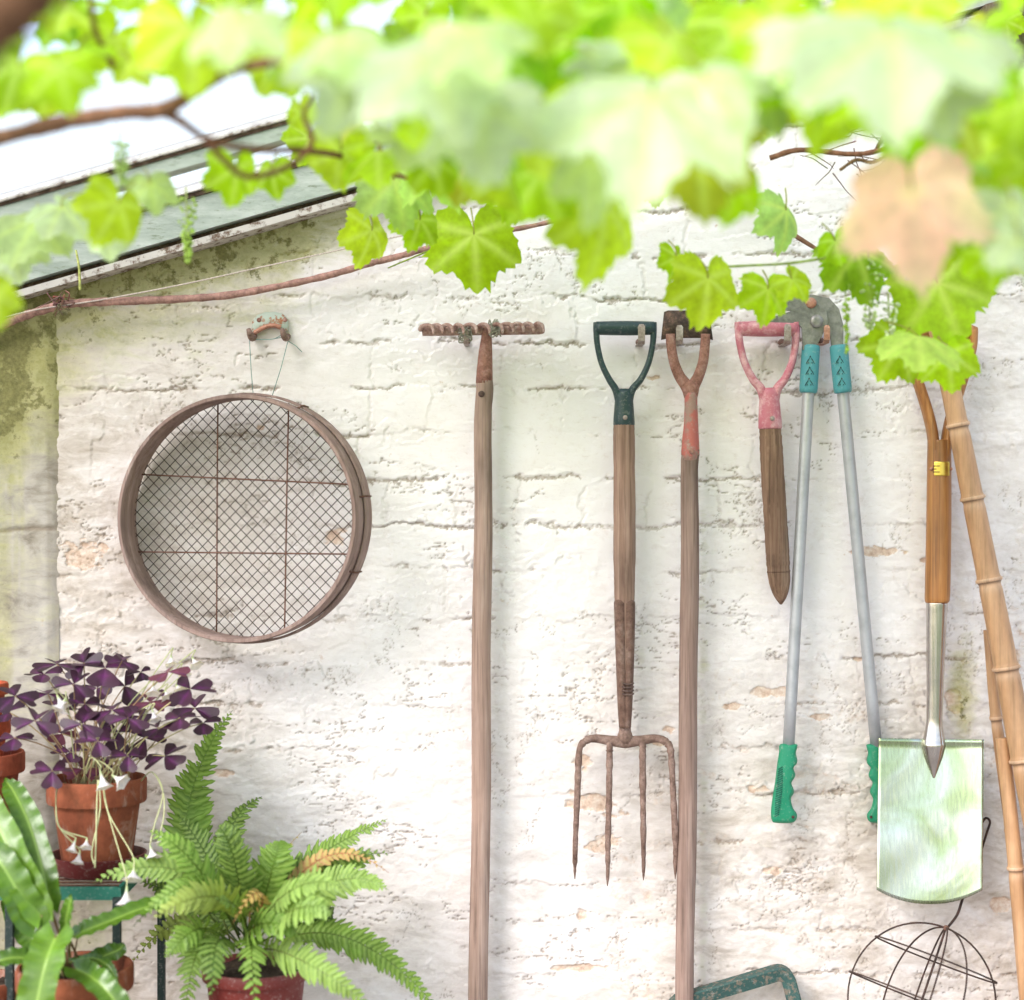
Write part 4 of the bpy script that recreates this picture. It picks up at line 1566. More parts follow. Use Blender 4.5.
def shamrock():
    d0 = .22
    c = W(97, 870, d0)
    c.z = TIER + .0075
    root = thing('potted_shamrock', 'terracotta pot of dark purple three-leaved shamrock with small pale flowers', 'potted plant', c)
    h = 1.25 - (777 - 500) * (3.2 - d0) / FPX - c.z
    pot(root, 'pot', c, .0815, .056, h, .041, M['terra'], True, 3)
    rs = random.Random(21)
    fol, st = MB(), MB()
    # leaf centres seen in the photograph: x, y, leaf span in px, lift of the blade towards the viewer
    L = [(57, 668, 20, .2), (84, 667, 19, .8), (105, 672, 29, .5), (122, 665, 16, .3), (44, 678, 17, .3), (74, 688, 19, .5), (125, 690, 21, .7), (97, 692, 17, .9), (48, 698, 17, .1), (168, 676, 19, .4),
         (141, 676, 12, .4), (190, 693, 23, .5), (195, 712, 21, .5), (180, 722, 19, .3), (203, 727, 19, .3), (15, 700, 21, .6), (8, 716, 18, .3), (57, 711, 19, .8), (35, 725, 21, .4), (14, 742, 20, .3),
         (82, 728, 19, .9), (112, 714, 21, .5), (118, 736, 22, .9), (98, 745, 18, .8), (145, 742, 21, .8), (165, 760, 21, .5), (52, 775, 18, .7), (82, 773, 17, .6), (62, 738, 17, .2), (128, 722, 19, .4),
         (85, 708, 19, .6), (150, 706, 18, .4), (170, 700, 18, .3), (140, 720, 17, .6), (105, 760, 19, .5), (128, 760, 17, .5), (70, 756, 16, .4), (158, 732, 16, .3), (106, 730, 16, .2), (30, 757, 17, .4), (100, 678, 16, .2), (22, 735, 15, .3), (183, 745, 15, .3), (150, 690, 14, .4)]
    for i, (x, y, sp, lift) in enumerate(L[:38]):
        dd = d0 + rs.uniform(-.07, .09) + (.05 if y > 720 else 0)
        p = W(x, y - 4, dd)
        N = Vector((rs.uniform(-.35, .35), -(.12 + lift * .8) + rs.uniform(-.1, .1), 1.0)).normalized()
        rot = rs.uniform(0, 2.1)
        e1 = N.orthogonal().normalized()
        e2 = N.cross(e1)
        L_ = PX(sp * 1.16, dd)
        tone = rs.uniform(.7, 1.5)
        edge = (.048 * tone, .019 * tone, .033 * tone)
        mid = (.105 * tone, .018 * tone, .090 * tone)
        if rs.random() < .12:
            edge, mid = (.13, .035, .055), (.22, .06, .10)
        for k in range(3):
            a = rot + k * 2.0944 + rs.uniform(-.12, .12)
            o = e1 * math.cos(a) + e2 * math.sin(a) - N * rs.uniform(-.05, .25)
            leaflet(fol, p, o, N, L_ * rs.uniform(.9, 1.08), L_ * .64, rs.uniform(.10, .5), edge, mid)
        b0 = Vector((c.x + rs.uniform(-.045, .045), c.y + rs.uniform(-.045, .045), c.z + h - .02))
        st.cur = rs.choice([(.42, .30, .14), (.36, .22, .12), (.48, .42, .2)])
        pp = bez(b0, (b0 + p) / 2 + Vector((0, 0, .03)) + (p - b0) * .08, p, 7)
        st.tube(pp, .0011, 5)
    fol.build('foliage', M['oxalis'], root)
    for _ in range(26):
        b0 = Vector((c.x + rs.uniform(-.055, .055), c.y + rs.uniform(-.055, .055), c.z + h - .02))
        t = b0 + Vector((rs.uniform(-.05, .05), rs.uniform(-.03, .03), rs.uniform(.05, .13)))
        st.cur = rs.choice([(.45, .33, .16), (.38, .24, .13), (.5, .45, .22)])
        st.tube(bez(b0, b0 + Vector((0, 0, .05)), t, 6), .001, 5)
    st.build('stems', M['stem'], root)
    rim = Vector((c.x, c.y - .05, c.z + h))
    F = [(57, 695, .30, 62, 706, 6.5), (66, 698, .31, 60, 709, 7), (171, 655, .20, 172, 664, 5.5), (192, 657, .18, 196, 665, 6), (180, 670, .2, 184, 676, 6), (176, 685, .22, 180, 691, 6.5), (153, 684, .26, 153, 693, 6), (165, 690, .25, 168, 697, 6),
         (152, 709, .28, 155, 719, 5), (100, 770, .33, 104, 786, 6.5), (112, 775, .33, 122, 782, 7), (76, 838, .35, 72, 850, 4.6), (87, 838, .35, 86, 847, 5), (80, 850, .35, 78, 862, 5), (150, 845, .34, 153, 857, 6.5), (160, 833, .33, 162, 842, 5), (127, 886, .40, 126, 903, 7), (134, 868, .38, 133, 879, 8)]
    for (x, y, dd, x2, y2, r) in F:
        p, q = W(x, y, dd), W(x2, y2, dd + .008)
        if y > 830:
            if x < 90:
                ped = [W(66, 783, .25), W(58, 786, .30), W(56, 806, .325), W(60, 828, .34)]
            elif x > 140:
                ped = [W(140, 782, .24), W(152, 772, .27), W(163, 792, .30), W(x + 4, y - 18, dd - .01)]
            else:
                ped = [W(98, 786, .29), W(102, 778, .31), W(108, 812, .335), W(x - 2, y - 14, dd - .01)]
        else:
            b0 = Vector((c.x + rs.uniform(-.04, .04), c.y - .02, c.z + h - .015))
            ped = [b0, (b0 + p) / 2 + Vector((0, -.01, .035)), p + Vector((0, 0, .008))]
        flower(root, p, q - p, (q - p).length * 1.12, PX(r * 1.25, dd), ped)
    # pale drooping stalks over the pot front
    dr = MB()
    dr.cur = (.56, .56, .30)
    for xs in ([(98, 780), (97, 800), (96, 840), (95, 868)], [(99, 780), (100, 810), (92, 850), (94, 864)]):
        pts = [W(x, y, d0 + .095 + .01 * i) for i, (x, y) in enumerate(xs)]
        pp, rr = smooth_path(pts, .0013, 6)
        dr.tube(pp, rr, 6)
    dr.build('drooping_stems', M['stem'], root)


shamrock()

# --- stacked empty pots
GP = 'empty terracotta pots nested in a stack'
kx = (3.2 - .2) / FPX
for (label, rr, rb, ztop, h, rim, mat, sd) in (
        ('wide terracotta pot at the bottom of the nested stack behind the purple leaves', .082, .050, .828, .828 - TIER - .0005, .034, 'terra_dark', 5),
        ('middle terracotta pot of the nested stack, its rim just above the wide pot', .0585, .040, .886, .120, .028, 'terra_red', 6),
        ('small terracotta pot at the top of the nested stack', .0545, .036, .944, .112, .020, 'terra_red', 7)):
    cx = W(-25, 0, .2).x
    root = thing('terracotta_pot', label, 'plant pot', (cx, -.2, ztop - h), GP)
    pot(root, 'pot_body', Vector((cx, -.2, ztop - h)), rr, rb, h, rim, M[mat], False, sd)


# --- hart's tongue fern
def strap_leaf(root, pts, width, col, seed, flip=1, face=(0, -1, .35), cord=True, name='frond'):
    rs = random.Random(seed)
    b = MB()
    pp, _ = smooth_path(pts, 0.0, 12)
    n = len(pp)
    ph = rs.uniform(0, 6)
    waves = sum((q - p).length for p, q in zip(pp[:-1], pp[1:])) / width * 11
    rows = []
    prev = None
    for i, p in enumerate(pp):
        t = i / (n - 1)
        T = (pp[min(i + 1, n - 1)] - pp[max(i - 1, 0)]).normalized()
        f = Vector(face) - T * Vector(face).dot(T)
        if f.length < .2 and prev is not None:
            f = prev - T * prev.dot(T)
        N = f.normalized()
        prev = N
        S = T.cross(N)
        w = width * .5 * min(1, (t * 9 + .45)) * (1 - max(0, (t - .55) / .45) ** 2.2 * .96) * (1 + .05 * math.sin(t * 23 + ph))
        row = []
        for s in (-1, -.75, -.45, -.12, 0, .12, .45, .75, 1):
            back = 0
            if cord and t < .10:
                back = -(1 - t / .10) * width * .30 * abs(s) ** 1.3
            wav = .055 * width * abs(s) ** 2.5 * math.sin(t * waves + ph + (1.7 if s > 0 else 0))
            q = p + S * w * s + T * back + N * (wav + (.16 * width * (abs(s) ** 1.5)) * (1 - .5 * t) - (.016 * width if s == 0 else 0))
            shade = 1 + .12 * math.sin(t * 9 + ph + s)
            row.append(b.vert(q, tuple(c * shade for c in col), (.9 if s == 0 else (.22 if abs(s) == .12 else .12 * (.5 + .5 * math.sin(i * 2.1 + abs(s) * 3))), 0, 0)))
        rows.append(row)
    for i in range(n - 1):
        for k in range(8):
            b.f.append((rows[i][k], rows[i][k + 1], rows[i + 1][k + 1], rows[i + 1][k]))
    return b.build(name, M['strap'], root)


def harts_tongue():
    d0 = .42
    c = W(75, 965, d0)
    top = c.z
    c.z = LOW + .0005
    root = thing('potted_strap_fern', "glossy strap-leaved fern in a terracotta pot in front of the plant stand", 'potted plant', c)
    pot(root, 'pot', c, .090, .062, top - c.z, .036, M['terra'], True, 9)
    G1, G2, G3 = (.068, .155, .009), (.10, .205, .012), (.05, .12, .010)
    k = [
        ([(42, 917, .50), (24, 880, .49), (4, 838, .46), (-14, 800, .43), (-22, 782, .41)], 38, G2, (0, -1, .55)),
        ([(50, 908, .47), (42, 868, .45), (29, 824, .41), (14, 792, .37), (5, 780, .34)], 31, G1, (.25, -1, .45)),
        ([(36, 926, .50), (18, 892, .50), (0, 862, .49), (-22, 836, .46)], 40, G1, (.2, -1, .3)),
        ([(56, 936, .53), (48, 955, .56), (40, 985, .58), (34, 1022, .59), (30, 1060, .58)], 46, G2, (-.15, -1, .45)),
        ([(68, 938, .48), (66, 922, .49), (69, 906, .50), (72, 894, .50)], 17, G1, (-.5, -1, .1)),
        ([(68, 938, .47), (84, 931, .48), (112, 920, .46), (150, 906, .42), (196, 900, .36), (216, 896, .33)], 27, G1, (0, -.55, 1)),
        ([(74, 968, .50), (90, 976, .53), (106, 990, .55), (122, 1012, .56), (130, 1030, .56)], 30, G1, (.1, -.8, .8)),
        ([(40, 946, .34), (26, 930, .32), (14, 908, .30), (8, 886, .28)], 30, G3, (.3, -1, .2)),
        ([(60, 968, .46), (36, 960, .50), (10, 958, .52), (-20, 968, .53)], 26, G3, (0, -.6, .8)),
        ([(70, 962, .44), (92, 958, .46), (108, 966, .48), (118, 984, .49)], 13, G3, (0, -.5, 1)),
        ([(90, 962, .40), (106, 955, .38), (118, 950, .37), (124, 944, .36)], 22, G3, (0, -.9, .5)),
    ]
    st = MB()
    rs = random.Random(4)
    for i, (P, w, colr, face) in enumerate(k):
        pts = [W(*p) for p in P]
        strap_leaf(root, pts, PX(w * .86, P[0][2]), colr, 40 + i, face=face)
        b0 = Vector((c.x + rs.uniform(-.018, .018), c.y + rs.uniform(-.018, .018), top - .022))
        st.cur = rs.choice([(.20, .11, .05), (.16, .09, .04), (.25, .22, .07)])
        st.tube(bez(b0, (b0 + pts[0]) / 2 + Vector((0, 0, .012)), pts[0] + (pts[1] - pts[0]) * .05, 6), .0022, 6)
    for _ in range(9):
        b0 = Vector((c.x + rs.uniform(-.03, .03), c.y + rs.uniform(-.03, .03), top - .022))
        st.cur = (.10, .06, .035)
        st.tube([b0, b0 + Vector((rs.uniform(-.03, .03), rs.uniform(-.03, .03), rs.uniform(.02, .06)))], .0014, 5)
    st.build('stems', M['stem'], root)


harts_tongue()
root = thing('terracotta_pot', 'weathered low terracotta pot at the frame edge beside the strap-leaved fern', 'plant pot', (W(-16, 0, .30).x, -.30, LOW))
pot(root, 'pot_body', Vector((W(-16, 0, .30).x, -.30, LOW + .0005)), .062, .045, .113, .026, M['terra'], True, 13)


# --- sword fern
def fern_frond(root, base, mid, tip, half_w, n, colr, seed, face=(0, -1, .45), name='frond', crisp=1.0, label=None):
    rs = random.Random(seed)
    base, mid, tip = Vector(base), Vector(mid), Vector(tip)
    ctrl = mid * 2 - (base + tip) * .5
    m = max(12, int(n * .92))
    pp = bez(base, ctrl, tip, m)
    sw, sp_, dr = rs.uniform(-.018, .018), rs.uniform(0, 6), rs.uniform(.004, .03)
    for i in range(m + 1):
        t = i / m
        pp[i] = pp[i] + Vector((sw * math.sin(3.2 * t + sp_) * t, 0, -dr * t ** 3 + .008 * math.sin(5 * t + sp_) * t))
    b = MB()
    b.cur = tuple(x * .8 for x in (colr[0] * 1.2, colr[1] * .9, colr[2]))
    b.tube(pp, [.0017 * (1 - .75 * i / m) for i in range(m + 1)], 5)
    start = .16
    for i in range(1, m):
        t = i / m
        if t < start:
            continue
        tt = (t - start) / (1 - start)
        ln = half_w * (min(1, .45 + tt * 2.4)) * (1 - tt ** 1.8) ** .85 + half_w * .05
        T = (pp[i + 1] - pp[i - 1]).normalized()
        f = Vector(face) - T * Vector(face).dot(T)
        N = f.normalized() if f.length > .05 else T.orthogonal()
        S0 = T.cross(N)
        sp = (tip - base).length / m
        for s in (-1, 1):
            a = .30 + .25 * tt + rs.uniform(-.09, .09)
            D = (S0 * s * math.cos(a) + T * math.sin(a) + N * rs.uniform(-.12, .22)).normalized()
            L_ = ln * rs.uniform(.76, 1.1) * (1 if rs.random() > .04 else .5)
            B = N.cross(D)
            w = max(sp * .60, L_ * .17) * rs.uniform(.9, 1.12)
            w = min(w, L_ * .36)
            tone = rs.uniform(.8, 1.2)
            cc = tuple(x * tone for x in colr)
            tipc = tuple(x * 1.15 for x in cc)
            p0 = pp[i] + T * sp * (.25 if s > 0 else -.25)
            K = 7
            prev = None
            for j in range(K):
                u = j / (K - 1)
                ww = w * (1.0 if j else .85) * (1 - u ** 3) ** .8 * (1 + (.20 if j % 2 else -.14))
                if j == K - 1:
                    ww = w * .08
                drop = -N * (.20 * L_ * u * u) + T * (.16 * L_ * u * u)
                cpt = p0 + D * L_ * u + drop
                col_ = tuple(c0 + (c1 - c0) * u for c0, c1 in zip(cc, tipc))
                row = [b.vert(cpt + B * ww + N * ww * .22, col_), b.vert(cpt, col_, (.7, 0, 0)), b.vert(cpt - B * ww + N * ww * .22, col_)]
                if prev:
                    b.f.append((prev[0], prev[1], row[1], row[0]))
                    b.f.append((prev[1], prev[2], row[2], row[1]))
                prev = row
    o = b.build(name, M['fern'], root)
    if label:
        o['label'] = label
    return o


def sword_fern():
    d0 = .28
    c = W(256, 965, d0)
    top = c.z
    c.z = LOW + .0005
    root = thing('potted_sword_fern', 'spreading feathery green fern in a dark red plastic pot', 'potted plant', c)
    pot(root, 'pot', c, .088, .068, top - c.z, .020, M['plastic_red'], True, 17)
    A, Bc, Cc, Dc = (.105, .20, .022), (.20, .31, .075), (.045, .10, .012), (.26, .31, .065)
    Br = (.42, .20, .07)
    F = [  # base, mid, tip (px, py, depth), half width px, pairs, colour
        ((225, 935, .26), (178, 830, .17), (234, 708, .05), 31, 50, A), ((235, 930, .26), (225, 850, .20), (262, 786, .12), 24, 30, Cc),
        ((250, 930, .26), (292, 862, .22), (396, 800, .22), 27, 44, A), ((255, 935, .28), (300, 868, .30), (392, 838, .30), 25, 36, Cc), ((258, 940, .28), (318, 880, .34), (389, 884, .36), 27, 36, Bc),
        ((262, 950, .28), (350, 938, .32), (438, 1000, .34), 23, 46, A), ((258, 955, .30), (300, 948, .42), (368, 1010, .46), 27, 34, Bc), ((250, 955, .30), (248, 950, .42), (268, 1018, .46), 22, 26, A),
        ((235, 950, .28), (195, 945, .38), (178, 1020, .40), 25, 30, A), ((232, 945, .28), (200, 930, .40), (168, 950, .45), 24, 24, A), ((230, 940, .28), (178, 868, .33), (102, 876, .36), 22, 32, Bc),
        ((238, 935, .28), (200, 866, .36), (150, 832, .38), 24, 30, A), ((240, 935, .28), (215, 875, .26), (182, 800, .20), 28, 34, Cc), ((245, 935, .28), (240, 868, .34), (218, 820, .36), 24, 26, Cc),
        ((250, 935, .28), (300, 905, .44), (330, 912, .50), 28, 28, Bc), ((248, 940, .30), (222, 890, .44), (152, 922, .50), 22, 28, Dc), ((250, 938, .28), (270, 868, .30), (282, 830, .30), 24, 26, A),
        ((256, 945, .28), (320, 915, .24), (338, 930, .22), 22, 20, Cc), ((240, 945, .26), (190, 900, .20), (140, 860, .16), 24, 30, Cc), ((250, 945, .30), (236, 905, .46), (208, 898, .52), 18, 22, Cc),
        ((255, 942, .30), (285, 890, .46), (345, 880, .50), 24, 30, Bc), ((242, 950, .26), (180, 920, .16), (130, 960, .12), 18, 26, (.16, .20, .04)), ((246, 948, .29), (262, 915, .40), (300, 930, .44), 22, 20, A),
        ((240, 950, .30), (214, 948, .44), (212, 992, .47), 22, 20, Cc), ((244, 940, .28), (232, 880, .18), (190, 855, .12), 26, 26, Cc), ((255, 940, .26), (330, 880, .16), (372, 852, .10), 20, 30, (.13, .25, .035)),
        ((240, 940, .29), (190, 880, .40), (135, 905, .43), 20, 26, A),
    ]
    for i, (a, m_, t, w, n, colr) in enumerate(F):
        rj = random.Random(900 + i)
        m_ = (m_[0] + rj.uniform(-7, 7), m_[1] + rj.uniform(-7, 7), m_[2] + rj.uniform(-.03, .03))
        fern_frond(root, W(*a), W(*m_), W(*t), PX(w * rj.uniform(.82, 1.12), a[2]), int(n * rj.uniform(.85, 1.12)), colr, 60 + i, face=(rj.uniform(-.5, .5), -1, .2 + .35 * (i % 3)))
    rj = random.Random(31)
    for i in range(9):
        a = rj.uniform(.2, 2.9)
        x1, y1 = 248 + math.cos(a) * rj.uniform(50, 85), 935 - math.sin(a) * rj.uniform(40, 75)
        fern_frond(root, W(248, 940, .27), W((248 + x1) / 2, (940 + y1) / 2 - 14, .24), W(x1, y1 + 10, rj.uniform(.16, .26)), PX(18, .27), 22, (.055, .10, .014), 700 + i, face=(rj.uniform(-.6, .6), -1, .4))
    fern_frond(root, W(250, 935, .3), W(262, 895, .44), W(240, 912, .50), PX(11, .4), 16, Br, 97, label='withered brown frond')
    fern_frond(root, W(255, 935, .3), W(318, 862, .30), W(392, 862, .34), PX(12, .4), 26, (.46, .22, .10), 98, label='rust-tipped frond')
    fern_frond(root, W(250, 935, .3), W(260, 880, .30), W(300, 826, .26), PX(9, .4), 18, (.40, .30, .12), 99, label='browning slim frond')


sword_fern()


# ------------------------------------------------------------------ grape vine
ANG = [0, 9, 20, 31, 44, 60, 74, 90, 104, 120, 136, 152, 168, 180]
RAD = [1.0, .94, .82, .68, .78, .92, .86, .66, .65, .76, .72, .62, .46, .10]


def rad_at(deg, deep):
    deg = abs((deg + 180) % 360 - 180)
    for a0, a1, r0, r1 in zip(ANG[:-1], ANG[1:], RAD[:-1], RAD[1:]):
        if deg <= a1:
            t = (deg - a0) / (a1 - a0)
            t = t * t * (3 - 2 * t) * .5 + t * .5
            r = r0 + (r1 - r0) * t
            return r * (1 - deep) + .80 * deep * (1 if deg < 150 else max(.14, (180 - deg) / 30))
    return .1


def vine_leaf(b, c, size, tipdir, normal, colr, seed, curl=.25, res=1, deep=None, blot=None, petiole=True, pet=None):
    rs = random.Random(seed)
    N = Vector(normal).normalized()
    V = Vector(tipdir)
    V = V - N * V.dot(N)
    if V.length < .05:
        V = N.orthogonal()
    V.normalize()
    Uu = V.cross(N)
    d_near = -Vector(c).y
    deep = rs.uniform(.18, .60) if deep is None else deep + (.16 if d_near < 1.3 else -.05)
    n = 84 if res else 56
    ph = [rs.uniform(0, 6.28) for _ in range(4)]
    R_ = size * .58
    asym = rs.uniform(-.05, .05)
    rings_f = (.0, .28, .55, .78, .92, 1.0) if res else (0, .35, .7, 1.0)
    rings = []
    veins = (0, 56, -56, 116, -116)
    cen = Vector(c)
    pl = max(0, min(1, (colr[2] / max(colr[1], .01) - .25) / .45))
    for fi, f in enumerate(rings_f):
        if f == 0:
            rings.append([b.vert(cen, colr, (1, 0, 0))])
            continue
        ring = []
        for k in range(n):
            dg = 360 * k / n
            dd = (dg + 180) % 360 - 180
            r = rad_at(dg + asym * 40, deep)
            saw = ((dg * n / 360 + 0) % 3) / 3.0
            tooth = (1 - saw) * .125 * (.75 + .5 * math.sin(k * 1.7 + ph[1]) ** 2)
            if f == 1.0:
                r *= 1 + tooth * (1 if abs(dd) < 165 else 0) * (1 + .35 * math.sin(dg * .7 + ph[0]))
            rr = r * f
            a = math.radians(dd)
            x, y = rr * math.sin(a), rr * math.cos(a)
            nv = min(abs((dd - v_ + 180) % 360 - 180) for v_ in veins)
            vein = math.exp(-(nv * rr / 4.5) ** 2) * (1 - f * .5)
            z = -curl * (rr ** 2) * .9 - .10 * math.exp(-(nv * rr / 16) ** 2) * rr + .085 * rr * math.sin(2 * a + ph[1]) + .06 * rr * math.sin(3 * a + ph[2]) + .05 * rr * rr * math.sin(7 * a + ph[3])
            p = cen + (Uu * x + V * y + N * z) * R_
            cc = colr
            if blot:
                q = .5 + .5 * math.sin(3.1 * x + ph[0]) * math.sin(2.7 * y + ph[1]) + .35 * (f - .6)
                q = max(0, min(1, q * 1.7 - .1))
                cc = tuple(u + (w - u) * q for u, w in zip(colr, blot))
            else:
                e = 1 + .10 * math.sin(2.2 * x + ph[2]) + .06 * math.sin(5 * y + ph[3])
                cc = tuple(u * e for u in colr)
            ring.append(b.vert(p, cc, (vein, f, pl)))
        rings.append(ring)
    for k in range(n):
        b.f.append((rings[0][0], rings[1][k], rings[1][(k + 1) % n]))
    for i in range(1, len(rings) - 1):
        for k in range(n):
            b.f.append((rings[i][k], rings[i][(k + 1) % n], rings[i + 1][(k + 1) % n], rings[i + 1][k]))
    if petiole:
        end = pet if pet is not None else cen - V * size * .22 + Vector((rs.uniform(-.02, .02), rs.uniform(0, .04), .015))
        old = b.cur
        b.cur = (.42, .42, .12)
        b.tube(bez(end, cen - V * size * .10 + N * .006 + Vector((0, 0, .004)), cen - N * .001, 6), .0013, 5)
        b.cur = old


VIV, VIV2, MIDG, PALE, PALE2, OLIVE = (.36, .56, .010), (.47, .62, .03), (.25, .44, .018), (.58, .70, .44), (.52, .66, .32), (.46, .50, .04)  # the pale pair paints sky sheen into the leaf colour


def vine():
    root = thing('grape_vine', 'leafy bright green grapevine trained across the wall top and overhead', 'vine', W(-30, 335, .03))
    br = MB()

    def branch(P, rad, name='branch', c0=(.26, .135, .085), seed=0, rough=.12):
        pp, rr = smooth_path([W(*p) for p in P], rad, 9)
        rs = random.Random(seed)
        rr = [r * rs.uniform(1 - rough, 1 + rough) for r in rr]
        b = MB()
        cols = []
        for i in range(len(pp)):
            e = rs.uniform(.8, 1.2)
            cols.append(tuple(c * e for c in c0))
        b.tube(pp, rr, 12, cols=cols)
        return b.build(name, M['bark'], root)
    pink = (.44, .245, .205)
    o = branch([(-60, 352, .035), (0, 326, .035), (30, 314, .04), (58, 306, .045), (80, 303, .045), (130, 301, .04), (180, 299, .04), (230, 295, .04), (285, 285, .04), (330, 275, .04), (372, 263, .045), (400, 256, .05), (440, 245, .055), (500, 232, .06), (545, 223, .06), (620, 202, .06), (680, 180, .06)],
               [.0075, .0075, .0075, .0085, .0072, .0070, .0066, .0068, .0060, .0060, .0055, .0056, .005, .0046, .0042, .004, .0035], 'stem', pink, 1)
    branch([(680, 178, .06), (705, 183, .05), (735, 192, .05), (762, 208, .05), (790, 232, .05), (828, 256, .05)], [.0035, .0045, .0052, .005, .0042, .003], 'stem', (.27, .14, .09), 2)
    # knotted shreds of bark at the bend
    sh = MB()
    rs = random.Random(8)
    for _ in range(16):
        x, y = 62 + rs.uniform(-8, 8), 304 + rs.uniform(-4, 4)
        sh.cur = tuple(v * rs.uniform(.6, 1.1) for v in (.36, .19, .14))
        q = [W(x, y, .05), W(x + rs.uniform(-9, 9), y + rs.uniform(-9, 6), .058 + rs.uniform(0, .02)), W(x + rs.uniform(-18, 16), y + rs.uniform(-12, 12), .05 + rs.uniform(0, .02))]
        pp, rr = smooth_path(q, [.0016, .0013, .0006], 5)
        sh.tube(pp, rr, 5)
    sh.build('bark_shreds', M['bark'], root)
    branch([(-120, 110, 1.95), (-44, 52, 1.95), (6, 10, 1.95), (50, -28, 1.95), (100, -90, 1.95)], [.024, .0235, .022, .021, .020], 'trunk', (.17, .085, .045), 3)
    branch([(-70, 150, 1.25), (-10, 140, 1.25), (60, 123, 1.25), (120, 113, 1.25), (162, 110, 1.25), (196, 92, 1.25), (235, 70, 1.25), (300, 60, 1.25), (380, 66, 1.25), (470, 50, 1.25), (560, 62, 1.25)], [.0098, .0094, .0090, .0084, .0088, .0068, .006, .005, .0042, .0034, .003], 'branch', (.25, .125, .075), 4)
    branch([(162, 110, 1.25), (182, 122, 1.24), (205, 138, 1.22), (232, 146, 1.2), (262, 150, 1.15), (290, 150, 1.05), (318, 152, .95), (350, 158, .75), (374, 167, .6), (400, 176, .6), (432, 186, .62)], [.0062, .0048, .0044, .0042, .004, .0042, .004, .004, .0052, .0035, .002], 'branch', (.22, .095, .055), 5)
    branch([(205, 138, 1.22), (224, 160, 1.2), (245, 176, 1.15), (275, 172, 1.1), (300, 158, 1.06), (312, 140, 1.04), (304, 116, 1.04), (312, 96, 1.06)], [.0042, .0036, .0036, .0036, .0034, .0034, .003, .0024], 'branch', (.26, .115, .075), 6)
    branch([(374, 168, .6), (380, 150, .6), (376, 120, .62), (386, 96, .65), (396, 70, .7)], [.0045, .004, .0038, .003, .0025], 'branch', (.24, .11, .07), 7)
    branch([(120, 82, 1.1), (110, 60, 1.1), (95, 30, 1.15), (90, -10, 1.2)], [.004, .004, .0035, .003], 'branch', (.28, .15, .08), 8)
    branch([(690, 160, 1.1), (730, 146, 1.1), (765, 118, 1.1), (785, 90, 1.1), (800, 40, 1.1)], [.004, .006, .0055, .005, .004], 'branch', (.28, .16, .08), 9)
    branch([(770, 158, .25), (800, 150, .25), (850, 154, .25), (880, 150, .28), (930, 130, .3), (990, 100, .3), (1040, 60, .3)], [.0045, .0045, .004, .004, .004, .0035, .003], 'branch', (.27, .13, .08), 10)
    branch([(876, 150, .26), (886, 132, .25), (902, 118, .22), (914, 96, .2)], [.003, .003, .0028, .002], 'branch', (.16, .09, .05), 11)
    branch([(840, 170, .3), (856, 160, .3), (872, 162, .3), (890, 154, .3)], [.0025, .003, .003, .002], 'branch', (.2, .12, .06), 12)
    branch([(978, 122, .2), (990, 100, .2), (996, 84, .2), (1010, 92, .2)], [.0025, .003, .0026, .0018], 'branch', (.55, .38, .27), 13)
    branch([(388, 268, .10), (440, 246, .15), (490, 224, .19), (566, 204, .3), (640, 186, .5)], [.0012, .0016, .0017, .0018, .002], 'branch', (.30, .40, .07), 14)
    branch([(690, 268, .42), (740, 266, .45), (800, 262, .48), (850, 250, .5), (900, 220, .55), (960, 150, .6)], [.0014, .0018, .002, .0022, .0026, .003], 'branch', (.34, .44, .09), 15)
    branch([(600, 208, .9), (640, 120, 1.0), (700, 60, 1.1), (760, -20, 1.2)], [.0025, .003, .004, .004], 'branch', (.3, .26, .08), 16)
    branch([(80, 290, .08), (79, 268, .08), (76, 250, .08)], [.0022, .0022, .0016], 'branch', (.55, .56, .18), 17)
    # fine dry rootlets on the wall
    rt = MB()
    rs = random.Random(12)
    for _ in range(26):
        x, y = rs.uniform(800, 930), rs.uniform(120, 175)
        rt.cur = tuple(v * rs.uniform(.5, 1.2) for v in (.24, .15, .09))
        q = [W(x, y, .25)]
        ax, ay = rs.uniform(-1, 1), rs.uniform(-.4, 1)
        for j in range(3):
            ax += rs.uniform(-.5, .5); ay += rs.uniform(-.4, .4)
            x += ax * 13; y += ay * 11
            q.append(W(x, y, .25 - .07 * (j + 1)))
        pp, rr = smooth_path(q, [.0011, .0009, .0008, .0005], 4)
        rt.tube(pp, rr, 5)
    rt.build('rootlets', M['bark'], root)

    fol = MB()
